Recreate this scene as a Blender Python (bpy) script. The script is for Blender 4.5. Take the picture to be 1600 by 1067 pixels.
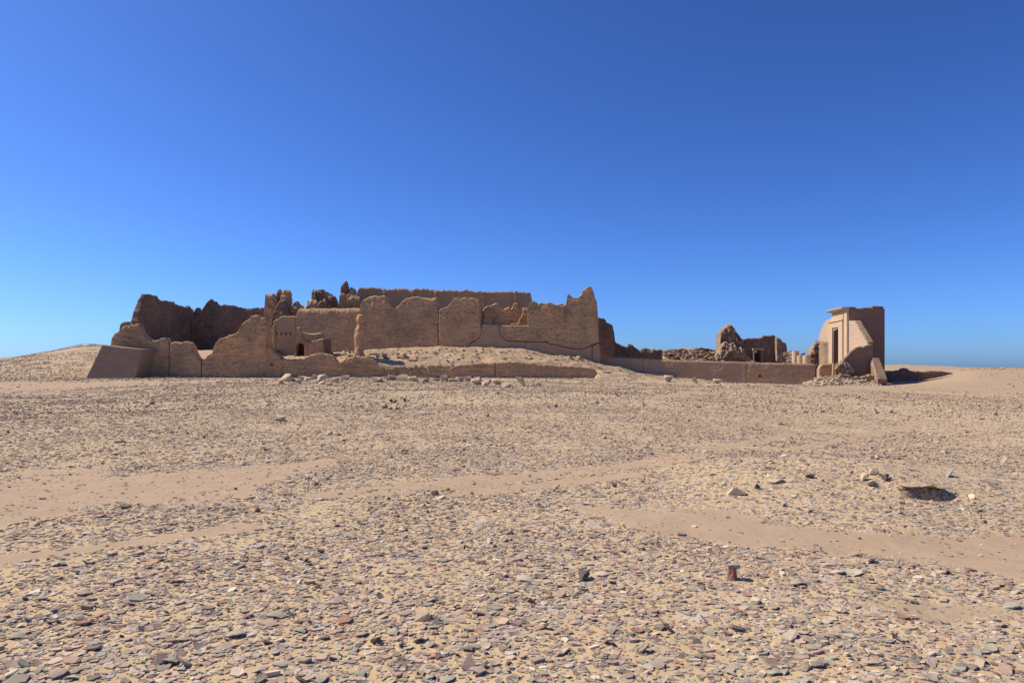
import bpy, bmesh, math, random
import numpy as np
from mathutils import Vector, Matrix

# ------------------------------------------------------------------ clear
for o in list(bpy.data.objects): bpy.data.objects.remove(o)
scn = bpy.context.scene
COL = scn.collection

# ------------------------------------------------------------------ camera, sky, sun, exposure
F, HZ, EYE = 1067.0, 575.0, 1.7            # focal length / horizon row in photo pixels, eye height in m
cam_d = bpy.data.cameras.new('camera'); cam = bpy.data.objects.new('camera', cam_d); COL.objects.link(cam)
cam_d.sensor_width = 36.0; cam_d.lens = 24.0
cam_d.shift_y = (HZ - 533.5) / 1600.0
cam_d.clip_start = 0.1; cam_d.clip_end = 20000
cam.location = (0, 0, EYE); cam.rotation_euler = (math.radians(90), 0, 0)
scn.camera = cam

SUN_EL, SUN_AZ = 47.0, -76.0               # azimuth from +Y, negative = to the left
sv = Vector((math.sin(math.radians(SUN_AZ)) * math.cos(math.radians(SUN_EL)),
             math.cos(math.radians(SUN_AZ)) * math.cos(math.radians(SUN_EL)), math.sin(math.radians(SUN_EL))))
world = bpy.data.worlds.new('World'); scn.world = world; world.use_nodes = True
wn = world.node_tree.nodes; wl = world.node_tree.links
sky = wn.new('ShaderNodeTexSky'); sky.sky_type = 'NISHITA'; sky.sun_disc = False
sky.sun_elevation = math.radians(SUN_EL); sky.sun_rotation = math.radians(SUN_AZ)
sky.altitude = 0; sky.air_density = 0.7; sky.dust_density = 0.7; sky.ozone_density = 5.0
bg = wn['Background']; bg.inputs[1].default_value = 0.105
gm = wn.new('ShaderNodeGamma'); gm.inputs[1].default_value = 1.2            # polarised, deep desert blue over the whole sky
tn = wn.new('ShaderNodeMix'); tn.data_type = 'RGBA'; tn.blend_type = 'MULTIPLY'; tn.inputs[0].default_value = 1.0
tn.inputs[7].default_value = (.465, .675, 1.01, 1)
wl.new(sky.outputs[0], gm.inputs[0]); wl.new(gm.outputs[0], tn.inputs[6]); wl.new(tn.outputs[2], bg.inputs[0])
sun_d = bpy.data.lights.new('sun', 'SUN'); sun = bpy.data.objects.new('sun', sun_d); COL.objects.link(sun)
sun_d.energy = 4.9; sun_d.angle = math.radians(0.53); sun_d.color = (1.0, 0.89, 0.69)
sun.rotation_euler = (-sv).to_track_quat('-Z', 'Y').to_euler(); sun.location = sv * 200
scn.view_settings.view_transform = 'Standard'; scn.view_settings.look = 'None'
scn.view_settings.exposure = 0.15; scn.view_settings.gamma = 1.0
scn.view_settings.use_curve_mapping = False

# ------------------------------------------------------------------ noise (numpy)
_rs = np.random.RandomState(7)
_perm = np.concatenate([_rs.permutation(512)] * 3)
_gr = _rs.normal(size=(512, 3)); _gr /= np.linalg.norm(_gr, axis=1)[:, None]
def pn(x, y, z=0.0):
    x, y, z = np.broadcast_arrays(np.asarray(x, float), np.asarray(y, float), np.asarray(z, float))
    xi, yi, zi = np.floor(x).astype(int), np.floor(y).astype(int), np.floor(z).astype(int)
    xf, yf, zf = x - xi, y - yi, z - zi
    f = lambda t: t * t * t * (t * (t * 6 - 15) + 10)
    u, v, w = f(xf), f(yf), f(zf)
    def g(a, b, c):
        h = _perm[_perm[_perm[(xi + a) & 511] + ((yi + b) & 511)] + ((zi + c) & 511)]
        q = _gr[h]
        return q[..., 0] * (xf - a) + q[..., 1] * (yf - b) + q[..., 2] * (zf - c)
    L = lambda a, b, t: a + (b - a) * t
    return 1.5 * L(L(L(g(0,0,0), g(1,0,0), u), L(g(0,1,0), g(1,1,0), u), v),
                   L(L(g(0,0,1), g(1,0,1), u), L(g(0,1,1), g(1,1,1), u), v), w)
def fbm(x, y, z=0.0, o=4):
    s, a, k = 0, 1.0, 1.0
    for i in range(o):
        s = s + a * pn(np.asarray(x) * k + 17.3 * i, np.asarray(y) * k - 9.1 * i, np.asarray(z) * k); a *= .5; k *= 2.03
    return s

# ------------------------------------------------------------------ terrain height
YN = [0, 7, 10, 13, 20, 30, 42, 60, 75, 86, 100, 130, 160, 220, 400, 6000]
TAB = {
 -300: [0,0,-.15,-.15,0,.15,.30,.30,.32,.45,1.2,2.2,3.0,2.6,1,0],
    0: [0,0,-.18,-.18,0,.18,.38,.32,.34,.48,1.5,2.8,3.9,3.2,1,0],
   70: [0,0,-.18,-.18,0,.20,.42,.36,.38,.48,1.6,3.8,5.6,4,1,0],
  130: [0,0,-.17,-.16,0,.24,.46,.40,.40,.46,1.6,4.6,7.7,5,1,0],
  230: [0,0,-.15,-.14,.03,.30,.55,.50,.45,.45,.8,3.5,7.0,4,1,0],
  330: [0,0,-.12,-.10,.06,.36,.64,.56,.48,.45,.5,1.5,3,2,.5,0],
  600: [0,0,-.05,-.03,.12,.42,.72,.60,.50,.45,.4,.3,.3,.2,0,0],
  900: [0,0,-.02,.0,.12,.40,.68,.52,.42,.38,.4,.5,1,.6,0,0],
 1010: [0,0,0,.0,.10,.35,.62,.42,.32,.30,.3,2.6,5.6,3,.5,0],
 1070: [0,0,0,.03,.08,.32,.58,.34,.15,.05,.2,3.4,7.0,4,.5,0],
 1140: [0,0,.03,.05,.06,.28,.54,.24,-.05,-.2,0,2.2,5.4,3,.5,0],
 1250: [0,0,.05,.05,.05,.25,.46,.12,-.22,-.42,-.3,.3,.6,.4,0,0],
 1390: [0,0,.05,.05,.05,.22,.40,.05,-.30,-.45,0,2.2,2.5,1.5,.3,0],
 1450: [0,0,.04,.05,.05,.20,.36,.10,.0,.0,.3,2.1,2.4,1.5,.3,0],
 1525: [0,0,.02,.05,.05,.18,.34,.35,1.0,1.62,1.6,1.6,1.6,1,.3,0],
 1650: [0,0,0,.05,.05,.18,.32,.40,1.1,1.62,1.6,1.6,1.6,1,.3,0],
 1900: [0,0,0,.05,.05,.18,.32,.40,.9,1.3,1.5,1.5,1.5,1,.3,0]}
_SG = np.linspace(-300, 1900, 441); _LG = np.linspace(math.log(3), math.log(6003), 500)
for _s in TAB:                                   # the stony slope climbs to a low crest before the ruins
    _k = float(np.interp(_s, [100, 330, 1000, 1300], [.3, 1, 1, .25]))
    for _i, _d in ((4, .08), (5, .17), (6, .19), (7, .12), (8, .05)): TAB[_s][_i] += _d * _k
_sn = sorted(TAB); _T = np.array([[np.interp(np.exp(_LG) - 3, YN, TAB[s])] for s in _sn])[:, 0, :]
_G = np.array([np.interp(_SG, _sn, _T[:, j]) for j in range(500)]).T
def _blur(a, n, ax):
    k = np.hanning(n + 2)[1:-1]; k /= k.sum()
    p = [(0, 0), (0, 0)]; p[ax] = (n // 2, n // 2)
    b = np.pad(a, p, mode='edge')
    return np.apply_along_axis(lambda r: np.convolve(r, k, 'valid'), ax, b)
_G = _blur(_blur(_G, 13, 0), 11, 1)
def hgt(X, Y, noise=True):
    X = np.asarray(X, float); Y = np.asarray(Y, float)
    Yc = np.maximum(Y, 0.0)
    s = np.clip(800 + F * X / np.maximum(Yc, 4.0), -300, 1900)
    a = (s + 300) / 5.0; b = (np.log(np.clip(Yc, 0, 5990) + 3) - _LG[0]) / (_LG[1] - _LG[0])
    i = np.clip(a.astype(int), 0, 439); j = np.clip(b.astype(int), 0, 498); fa = a - i; fb = b - j
    z = (_G[i, j] * (1 - fa) + _G[i + 1, j] * fa) * (1 - fb) + (_G[i, j + 1] * (1 - fa) + _G[i + 1, j + 1] * fa) * fb
    # hummocks close by
    z = z + .24 * np.exp(-(((X - 4.9) / 2.6) ** 2 + ((Y - 10.6) / 1.6) ** 2))
    z = z - .10 * np.exp(-(((X - 5.6) / 3.2) ** 2 + ((Y - 6.6) / .55) ** 2))
    ex = np.exp(-np.clip(((X - 5.30) / .42), -4, 4) ** 2)                       # small hollow under a lip of crust
    z = z + ex * .07 / (1 + np.exp(-np.clip((Y - 8.74) / .012, -50, 50))) * np.exp(-np.clip(Y - 8.74, 0, 9) / 1.0)
    z = z - .16 * np.exp(-np.clip((((X - 5.30) / .27) ** 2 + ((Y - 8.65) / .15) ** 2), 0, 30) ** 2)
    if noise:
        d = np.sqrt(X * X + Y * Y)
        amp = np.clip(d / 40, .35, 1.0)
        z = z + .10 * amp * fbm(X * .20, Y * .20, 3.1, 3) + .018 * fbm(X * 1.4, Y * 1.4, 8.2, 2)
        z = z + .26 * np.clip((d - 7) / 12, 0, 1) * np.clip((75 - d) / 25, 0, 1) * fbm(X * .085 + 2.3, Y * .085, 5.1, 2)
        z = z + np.clip((d - 110) / 60, 0, 1) * .35 * fbm(X * .06, Y * .06, 1.1, 3)
    return z
def ray(px, Y): return (px - 800) / F * Y
def zpx(py, Y): return EYE + (HZ - py) / F * Y
def ground_hit(px, py):
    t = np.exp(np.linspace(math.log(2.5), math.log(160), 1500))
    g = hgt((px - 800) / F * t, t); r = EYE + (HZ - py) / F * t
    k = np.nonzero(r < g)[0]
    Y = t[k[0]] if len(k) else 88.0
    return (px - 800) / F * Y, Y, float(hgt((px - 800) / F * Y, Y))

# bare sand: strips of footpath and drifts, kept as centre lines on the ground
def _seg_dist(px, py, pts):
    d = np.full(np.shape(px), 1e9); 
    for (x0, y0, w0), (x1, y1, w1) in zip(pts[:-1], pts[1:]):
        L = (x1 - x0) ** 2 + ((y1 - y0)) ** 2
        t = np.clip(((px - x0) * (x1 - x0) + (py - y0) * (y1 - y0)) / L, 0, 1)
        w = w0 + (w1 - w0) * t
        d = np.minimum(d, np.hypot(px - x0 - t * (x1 - x0), (py - y0 - t * (y1 - y0))) / w)
    return d
STRIPS = [
 [(900,792,6),(1000,808,14),(1150,832,20),(1300,846,22),(1600,864,27),(1800,875,28)],
 [(-200,800,34),(0,778,33),(150,766,27),(290,756,22),(400,745,15),(520,722,5)],
 [(-100,889,8),(0,874,7),(110,860,6),(250,842,5),(400,822,4)],
 [(480,776,4),(600,766,6),(700,757,6),(830,744,7),(960,730,6),(1100,712,6)],
 [(700,774,4),(850,757,5),(1000,741,4)],
 [(1090,702,3),(1180,690,4),(1240,679,3)], [(1240,702,3),(1340,682,4),(1450,658,4)],
 [(-200,612,9),(0,605,8),(130,602,6),(250,597,3)],
 [(1010,623,3),(1060,617,4),(1090,613,3)],
 [(1250,609,4),(1400,606,5),(1520,600,14),(1700,600,16)],
 [(1400,592,8),(1520,588,12),(1620,586,10)]]
def bare(X, Y, Z=None):
    X = np.asarray(X, float); Y = np.asarray(Y, float)
    Yc = np.maximum(Y, 1.5)
    Z = hgt(X, Y) if Z is None else Z
    px = 800 + F * X / Yc; py = HZ + F * (EYE - Z) / Yc
    wob = 1.1 + .75 * fbm(X * 1.1, Y * .9, 5.5, 4)
    m = np.zeros(np.shape(X))
    for s in STRIPS:
        m = np.maximum(m, np.clip(1.35 - _seg_dist(px, py, s) * wob, 0, .5) * 2)
    m = np.maximum(m, np.clip((.9 - np.hypot((X - 3.05) / .8, (Y - 4.75) / .30) * wob) * 2, 0, .9))   # sandy hollow
    m = np.where(Y < 1.5, 0, m)
    s = 800 + F * X / Yc
    return np.where(Y > 115, np.clip((s - 300) / 60, .12, 1.0), m)

# ------------------------------------------------------------------ materials
def nt(name, rough=.95):
    m = bpy.data.materials.new(name); m.use_nodes = True
    b = m.node_tree.nodes['Principled BSDF']; b.inputs['Roughness'].default_value = rough
    b.inputs['Specular IOR Level'].default_value = .15
    return m, m.node_tree.nodes, m.node_tree.links, b
def pos_map(n, l, scale=(1, 1, 1)):
    g = n.new('ShaderNodeNewGeometry'); mp = n.new('ShaderNodeMapping'); mp.inputs['Scale'].default_value = scale
    l.new(g.outputs['Position'], mp.inputs['Vector']); return mp.outputs[0]
def noise(n, l, vec, scale, detail=5, rough=.6):
    t = n.new('ShaderNodeTexNoise'); t.inputs['Scale'].default_value = scale; t.inputs['Detail'].default_value = detail
    t.inputs['Roughness'].default_value = rough; l.new(vec, t.inputs['Vector']); return t.outputs[0]
def ramp(n, l, fac, stops):
    r = n.new('ShaderNodeValToRGB'); e = r.color_ramp.elements
    while len(e) < len(stops): e.new(.5)
    for k, (p, c) in enumerate(stops):
        e[k].position = p; e[k].color = (*c, 1) if len(c) == 3 else c
    l.new(fac, r.inputs[0]); return r.outputs[0]
def mix(n, l, fac, a, b, mode='MIX'):
    x = n.new('ShaderNodeMix'); x.data_type = 'RGBA'; x.blend_type = mode
    for sock, v in ((x.inputs['Factor'], fac), (x.inputs[6], a), (x.inputs[7], b)):
        if isinstance(v, (int, float)): sock.default_value = v
        elif isinstance(v, tuple): sock.default_value = (*v, 1)
        else: l.new(v, sock)
    return x.outputs[2]
def bump(n, l, h, strength, dist, prev=None):
    b = n.new('ShaderNodeBump'); b.inputs['Strength'].default_value = strength; b.inputs['Distance'].default_value = dist
    l.new(h, b.inputs['Height'])
    if prev is not None: l.new(prev, b.inputs['Normal'])
    return b.outputs[0]

def mud_mat(name, c, var=.22, strata=.5, relief=.10, warm=(1.08, .98, .88)):
    """weathered mudbrick: patchy tone, horizontal courses, pitted relief with painted pit shade"""
    m, n, l, b = nt(name)
    p = pos_map(n, l)
    d = tuple(x * (1 - var) for x in c); u = tuple(min(1, x * (1 + var) * w) for x, w in zip(c, warm))
    big = noise(n, l, p, .35, 4); col = ramp(n, l, big, [(.32, d), (.5, c), (.7, u)])
    ps = pos_map(n, l, (.5, .5, 5.5)); st = noise(n, l, ps, 1.0, 4, .65)
    col = mix(n, l, strata, col, ramp(n, l, st, [(.35, (.62, .60, .58)), (.5, (1, 1, 1)), (.68, (1.15, 1.12, 1.08))]), 'MULTIPLY')
    fn = noise(n, l, p, 5.0, 6, .7)
    col = mix(n, l, .55, col, ramp(n, l, fn, [(.34, (.55, .52, .5)), (.5, (1, 1, 1)), (.7, (1.18, 1.16, 1.12))]), 'MULTIPLY')
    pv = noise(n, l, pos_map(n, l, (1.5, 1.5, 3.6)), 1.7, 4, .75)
    pit_shade = ramp(n, l, pv, [(.56, (1, 1, 1)), (.66, (.5, .46, .43))])  # shade of erosion pits, painted into the wall colour
    col = mix(n, l, min(1, strata * 1.7), col, pit_shade, 'MULTIPLY')
    cx = n.new('ShaderNodeSeparateXYZ'); l.new(p, cx.inputs[0])
    ad = n.new('ShaderNodeMath'); ad.operation = 'MULTIPLY_ADD'; ad.inputs[1].default_value = .8; l.new(cx.outputs[1], ad.inputs[0]); l.new(cx.outputs[0], ad.inputs[2])
    cv = n.new('ShaderNodeCombineXYZ'); l.new(ad.outputs[0], cv.inputs[0]); l.new(cx.outputs[2], cv.inputs[1])
    bt = n.new('ShaderNodeTexBrick'); bt.inputs['Scale'].default_value = 1; bt.inputs['Brick Width'].default_value = .42; bt.inputs['Row Height'].default_value = .17
    bt.inputs['Mortar Size'].default_value = .022; bt.inputs['Color1'].default_value = (1.08, 1.08, 1.08, 1); bt.inputs['Color2'].default_value = (.86, .86, .86, 1); bt.inputs['Mortar'].default_value = (.66, .64, .62, 1)
    l.new(cv.outputs[0], bt.inputs['Vector']); col = mix(n, l, min(1, strata * 1.3), col, bt.outputs[0], 'MULTIPLY')
    l.new(col, b.inputs['Base Color'])
    nb = bump(n, l, st, .8, relief); nb = bump(n, l, pit_shade, .8, relief, nb)
    nb = bump(n, l, fn, .7, relief * .8, nb)
    l.new(nb, b.inputs['Normal'])
    return m
def plain_mat(name, c, var=.1, scale=1.5, relief=.02, fine=9.0):
    m, n, l, b = nt(name)
    p = pos_map(n, l)
    a = noise(n, l, p, scale, 5); f = noise(n, l, p, fine, 5, .7)
    col = ramp(n, l, a, [(.3, tuple(x * (1 - var) for x in c)), (.7, tuple(x * (1 + var) for x in c))])
    col = mix(n, l, .4, col, ramp(n, l, f, [(.35, (.75, .74, .73)), (.65, (1.12, 1.12, 1.12))]), 'MULTIPLY')
    l.new(col, b.inputs['Base Color'])
    l.new(bump(n, l, f, .6, relief), b.inputs['Normal'])
    return m
def attr_mat(name):
    m, n, l, b = nt(name, .85)
    a = n.new('ShaderNodeAttribute'); a.attribute_name = 'col'
    f = noise(n, l, pos_map(n, l), 45.0, 4, .7)
    col = mix(n, l, .5, a.outputs['Color'], ramp(n, l, f, [(.3, (.72, .7, .68)), (.7, (1.18, 1.18, 1.18))]), 'MULTIPLY')
    l.new(col, b.inputs['Base Color']); l.new(bump(n, l, f, .4, .004), b.inputs['Normal'])
    return m

def ground_mat():
    m, n, l, b = nt('desert_ground')
    p = pos_map(n, l)
    at = n.new('ShaderNodeAttribute'); at.attribute_name = 'bare'
    big = noise(n, l, p, .45, 4); med = noise(n, l, p, 3.0, 5); fin = noise(n, l, p, 60.0, 4, .7)
    sand = ramp(n, l, big, [(.3, (.51, .37, .205)), (.55, (.56, .41, .235)), (.75, (.48, .355, .21))])
    path = ramp(n, l, med, [(.3, (.40, .285, .185)), (.7, (.46, .33, .215))])
    # grit: small chips of pottery between the larger pieces
    v1 = n.new('ShaderNodeTexVoronoi'); v1.inputs['Scale'].default_value = 26; l.new(p, v1.inputs['Vector'])
    v2 = n.new('ShaderNodeTexVoronoi'); v2.inputs['Scale'].default_value = 9; l.new(p, v2.inputs['Vector'])
    v3 = n.new('ShaderNodeTexVoronoi'); v3.inputs['Scale'].default_value = 3.2; l.new(p, v3.inputs['Vector'])
    def chips(v, lo, hi):
        k = n.new('ShaderNodeSeparateColor'); l.new(v.outputs['Color'], k.inputs[0])
        tone = ramp(n, l, k.outputs[0], [(0, (.20, .15, .12)), (.35, (.36, .27, .21)), (.7, (.45, .36, .29)), (1, (.54, .45, .37))])
        r = n.new('ShaderNodeMapRange'); r.inputs[1].default_value = lo; r.inputs[2].default_value = hi
        r.inputs[3].default_value = 1; r.inputs[4].default_value = 0; l.new(v.outputs['Distance'], r.inputs[0])
        g = n.new('ShaderNodeMath'); g.operation = 'GREATER_THAN'; g.inputs[1].default_value = .42; l.new(k.outputs[1], g.inputs[0])
        x = n.new('ShaderNodeMath'); x.operation = 'MULTIPLY'; l.new(r.outputs[0], x.inputs[0]); l.new(g.outputs[0], x.inputs[1])
        return tone, x.outputs[0]
    t1, f1 = chips(v1, .40, .50); t2, f2 = chips(v2, .36, .46); t3, f3 = chips(v3, .26, .38)
    c = mix(n, l, f3, sand, t3); c = mix(n, l, f2, c, t2); c = mix(n, l, f1, c, t1)
    col = mix(n, l, at.outputs['Fac'], c, path)
    col = mix(n, l, .35, col, ramp(n, l, fin, [(.3, (.8, .8, .8)), (.7, (1.14, 1.14, 1.14))]), 'MULTIPLY')
    l.new(col, b.inputs['Base Color'])
    add = n.new('ShaderNodeMath'); add.operation = 'ADD'; l.new(f1, add.inputs[0]); l.new(f2, add.inputs[1])
    inv = n.new('ShaderNodeMath'); inv.operation = 'SUBTRACT'; inv.inputs[0].default_value = 1; l.new(at.outputs['Fac'], inv.inputs[1])
    gm = n.new('ShaderNodeMath'); gm.operation = 'MULTIPLY'; l.new(add.outputs[0], gm.inputs[0]); l.new(inv.outputs[0], gm.inputs[1])
    rip = n.new('ShaderNodeTexWave'); rip.inputs['Scale'].default_value = 2.2; rip.inputs['Distortion'].default_value = 9; rip.inputs['Detail'].default_value = 3; rip.inputs['Detail Scale'].default_value = 1.5
    l.new(p, rip.inputs['Vector']); rm = n.new('ShaderNodeMath'); rm.operation = 'MULTIPLY'; l.new(rip.outputs['Fac'], rm.inputs[0]); l.new(at.outputs['Fac'], rm.inputs[1])
    nb = bump(n, l, gm.outputs[0], .55, .02); nb = bump(n, l, rm.outputs[0], .12, .01, nb); nb = bump(n, l, fin, .3, .006, nb); nb = bump(n, l, med, .4, .04, nb)
    l.new(nb, b.inputs['Normal'])
    return m

M_GROUND = ground_mat()
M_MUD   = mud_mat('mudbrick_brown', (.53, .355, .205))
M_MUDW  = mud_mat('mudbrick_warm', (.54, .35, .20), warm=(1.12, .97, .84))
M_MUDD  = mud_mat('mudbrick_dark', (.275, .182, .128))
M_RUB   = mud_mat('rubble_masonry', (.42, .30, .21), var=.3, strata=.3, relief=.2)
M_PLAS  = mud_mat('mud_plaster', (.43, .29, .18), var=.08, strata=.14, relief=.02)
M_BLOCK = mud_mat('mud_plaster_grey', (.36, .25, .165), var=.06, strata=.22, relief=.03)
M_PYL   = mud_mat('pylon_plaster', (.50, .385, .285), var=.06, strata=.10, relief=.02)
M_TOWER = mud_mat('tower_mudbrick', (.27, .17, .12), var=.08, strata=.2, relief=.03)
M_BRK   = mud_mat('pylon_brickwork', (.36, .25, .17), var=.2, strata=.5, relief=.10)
M_LIME  = plain_mat('pale_sandstone', (.56, .42, .29), .08)
M_STONE = plain_mat('fallen_stone', (.52, .40, .275), .16, 1.2, .05, 6.0)
M_DARKR = plain_mat('dark_rock', (.13, .10, .085), .2, 6, .01, 30)
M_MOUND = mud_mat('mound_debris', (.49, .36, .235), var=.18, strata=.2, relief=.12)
M_SHERD = attr_mat('sherd_fired_clay')
M_DARK  = plain_mat('dark_interior', (.10, .07, .05), .2)

# ------------------------------------------------------------------ object helpers
def link(name, me, parent=None, loc=(0, 0, 0), **props):
    o = bpy.data.objects.new(name, me); COL.objects.link(o); o.location = loc
    if parent is not None: o.parent = parent
    for k, v in props.items(): o[k] = v
    if 'label' in props and 'kind' not in props: o['kind'] = 'thing'
    return o
def thing(name, loc, label, category, group=None):
    o = link(name, None, None, loc, label=label, category=category); o.empty_display_size = .3
    if group: o['group'] = group
    return o
def mesh(name, V, Fc, mat, smooth=False, origin=(0, 0, 0)):
    V = np.asarray(V, float) - np.asarray(origin, float)
    me = bpy.data.meshes.new(name); me.from_pydata(V.tolist(), [], [tuple(f) for f in Fc]); me.materials.append(mat)
    if smooth: me.polygons.foreach_set('use_smooth', [True] * len(me.polygons))
    me.update(); return me
def put(name, V, Fc, mat, parent=None, smooth=False, **props):
    """mesh in world coordinates; a child is stored relative to its thing's base, a lone mesh to its own base"""
    V = np.asarray(V, float)
    if parent is not None:
        org = np.array(parent.location); p = parent.parent
        while p is not None: org = org + np.array(p.location); p = p.parent
        return link(name, mesh(name, V, Fc, mat, smooth, org), parent, (0, 0, 0), **props)
    org = np.array([V[:, 0].mean(), V[:, 1].mean(), V[:, 2].min()])
    return link(name, mesh(name, V, Fc, mat, smooth, org), None, tuple(org), **props)
def prism(poly, back, flip=False):
    """extrude 3-D polygon by vector"""
    k = len(poly); V = [tuple(p) for p in poly] + [tuple(np.add(p, back)) for p in poly]
    Fc = [tuple(range(k)), tuple(range(2 * k - 1, k - 1, -1))] + [(i, i + k, (i + 1) % k + k, (i + 1) % k) for i in range(k)]
    return V, Fc
def fix_normals(o):
    bm = bmesh.new(); bm.from_mesh(o.data); bmesh.ops.recalc_face_normals(bm, faces=bm.faces); bm.to_mesh(o.data); bm.free()
def cut(o, V, Fc):
    """carve an opening (solid cutter given in world coordinates) out of an object"""
    fix_normals(o)
    mat = o.data.materials[0]
    c = link('cutter', mesh('cutter', V, Fc, mat)); fix_normals(c)
    md = o.modifiers.new('cut', 'BOOLEAN'); md.operation = 'DIFFERENCE'; md.solver = 'EXACT'; md.object = c
    bpy.context.view_layer.update()
    me = bpy.data.meshes.new_from_object(o.evaluated_get(bpy.context.evaluated_depsgraph_get()))
    o.modifiers.clear(); o.data = me; bpy.data.objects.remove(c)
def box(x0, x1, y0, y1, z0, z1):
    V = [(x, y, z) for x in (x0, x1) for y in (y0, y1) for z in (z0, z1)]
    return V, [(0,1,3,2),(4,6,7,5),(0,4,5,1),(2,3,7,6),(0,2,6,4),(1,5,7,3)]

def plane_hits(P0, P1, pts):
    """pixels of the outline -> (distance along the wall line, height) where their sight lines meet the wall"""
    P0 = np.array(P0, float); P1 = np.array(P1, float); e = P1 - P0; L = np.hypot(*e); e /= L
    out = []
    for px, py in pts:
        k = (px - 800) / F                       # X = k*Y
        # P0 + u e : x = k y
        u = (k * P0[1] - P0[0]) / (e[0] - k * e[1]); Y = P0[1] + u * e[1]
        out.append((u, zpx(py, Y)))
    return out
def ruin_wall(name, P0, P1, top, mat, parent=None, thick=1.4, base=0.0, amp=.10, rag=.14, seed=0, step=.16,
              round_=.2, batter=.03, px=True, base_px=None, lump=0.0, **props):
    """an eroded wall along P0-P1: traced broken top line, rounded crest, weathered front and back, real thickness"""
    pts = plane_hits(P0, P1, top) if px else list(top)
    us = [p[0] for p in pts]; zs = [p[1] for p in pts]
    u0, u1 = min(us), max(us)
    P0 = np.array(P0, float); P1 = np.array(P1, float); e = (P1 - P0) / np.hypot(*(P1 - P0)); nb = np.array([-e[1], e[0]])
    nu = max(4, int((u1 - u0) / step)); U = np.linspace(u0, u1, nu + 1)
    for k in range(1, len(us)):
        if us[k] <= us[k - 1]: us[k] = us[k - 1] + .02
    T = np.interp(U, us, zs)
    T = T + rag * fbm(U * .9, seed * 3.3, 1.7, 4) + rag * .9 * np.round(1.8 * pn(U * 1.9, seed * 1.3, .5)) + rag * .5 * np.round(1.7 * pn(U * 4.1, seed, 2.5))
    if base_px is not None:
        bp = plane_hits(P0, P1, base_px); B = np.interp(U, [b[0] for b in bp], [b[1] for b in bp]) + .05 * np.round(1.5 * pn(U * 1.3, seed * 2.1, .9)) + .02 * pn(U * 5, seed, .3)
    else: B = np.full(nu + 1, base)
    T = np.maximum(T, B + .15)
    H = (T - B).max(); nv = max(4, int(H / step))
    t = np.linspace(0, 1, nv + 1) ** .85
    Z = B[:, None] + (T - B)[:, None] * t[None, :]
    UU = np.repeat(U[:, None], nv + 1, 1)
    dt = np.clip((T[:, None] - Z) / round_, 0, 1)
    de = np.clip(np.minimum(UU - u0, u1 - UU) / .15, 0, 1)
    ins = round_ * ((1 - np.sqrt(1 - (1 - dt) ** 2)) + .15 * (1 - np.sqrt(1 - (1 - de) ** 2)))
    ins = np.minimum(ins, thick * .46)
    def relief(s):
        r = amp * fbm(UU * .45, Z * .6, seed + s, 4) + amp * .45 * pn(UU * .35, Z * 3.2, seed + s + 5)
        r = r + amp * .5 * pn(UU * 2.3, Z * 2.6, seed + s + 2) + amp * 1.1 * np.clip(pn(UU * 1.6, Z * 2.2, seed + s + 14) - .42, 0, 1) * 2
        if lump: r = r + lump * (np.abs(pn(UU * .55, Z * .5, seed + s + 9)) + .6 * np.abs(pn(UU * 1.3, Z * 1.2, seed + s + 11)) + .5 * np.abs(pn(UU * 2.9, Z * 2.7, seed + s + 12))) * 1.6
        return np.clip(r, -thick * .3, thick * .3 + lump)
    fo = ins + relief(0) + batter * (Z - B[:, None]); bo = thick - ins - relief(40) - batter * (Z - B[:, None])
    bo = np.maximum(bo, fo + .12)
    XY = P0[None, None, :] + UU[..., None] * e
    Fr = np.concatenate([XY + fo[..., None] * nb, Z[..., None]], -1); Bk = np.concatenate([XY + bo[..., None] * nb, Z[..., None]], -1)
    V = np.concatenate([Fr.reshape(-1, 3), Bk.reshape(-1, 3)]); off = (nu + 1) * (nv + 1)
    I = lambda i, j: i * (nv + 1) + j
    Fc = []
    for i in range(nu):
        for j in range(nv):
            Fc.append((I(i, j), I(i + 1, j), I(i + 1, j + 1), I(i, j + 1)))
            Fc.append((off + I(i, j), off + I(i, j + 1), off + I(i + 1, j + 1), off + I(i + 1, j)))
        Fc.append((I(i, nv), I(i + 1, nv), off + I(i + 1, nv), off + I(i, nv)))
        Fc.append((I(i, 0), off + I(i, 0), off + I(i + 1, 0), I(i + 1, 0)))
    for j in range(nv):
        Fc.append((I(0, j), I(0, j + 1), off + I(0, j + 1), off + I(0, j)))
        Fc.append((I(nu, j), off + I(nu, j), off + I(nu, j + 1), I(nu, j + 1)))
    return put(name, V, Fc, mat, parent, **props)
def at(px, Y): return (ray(px, Y), Y)

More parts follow.
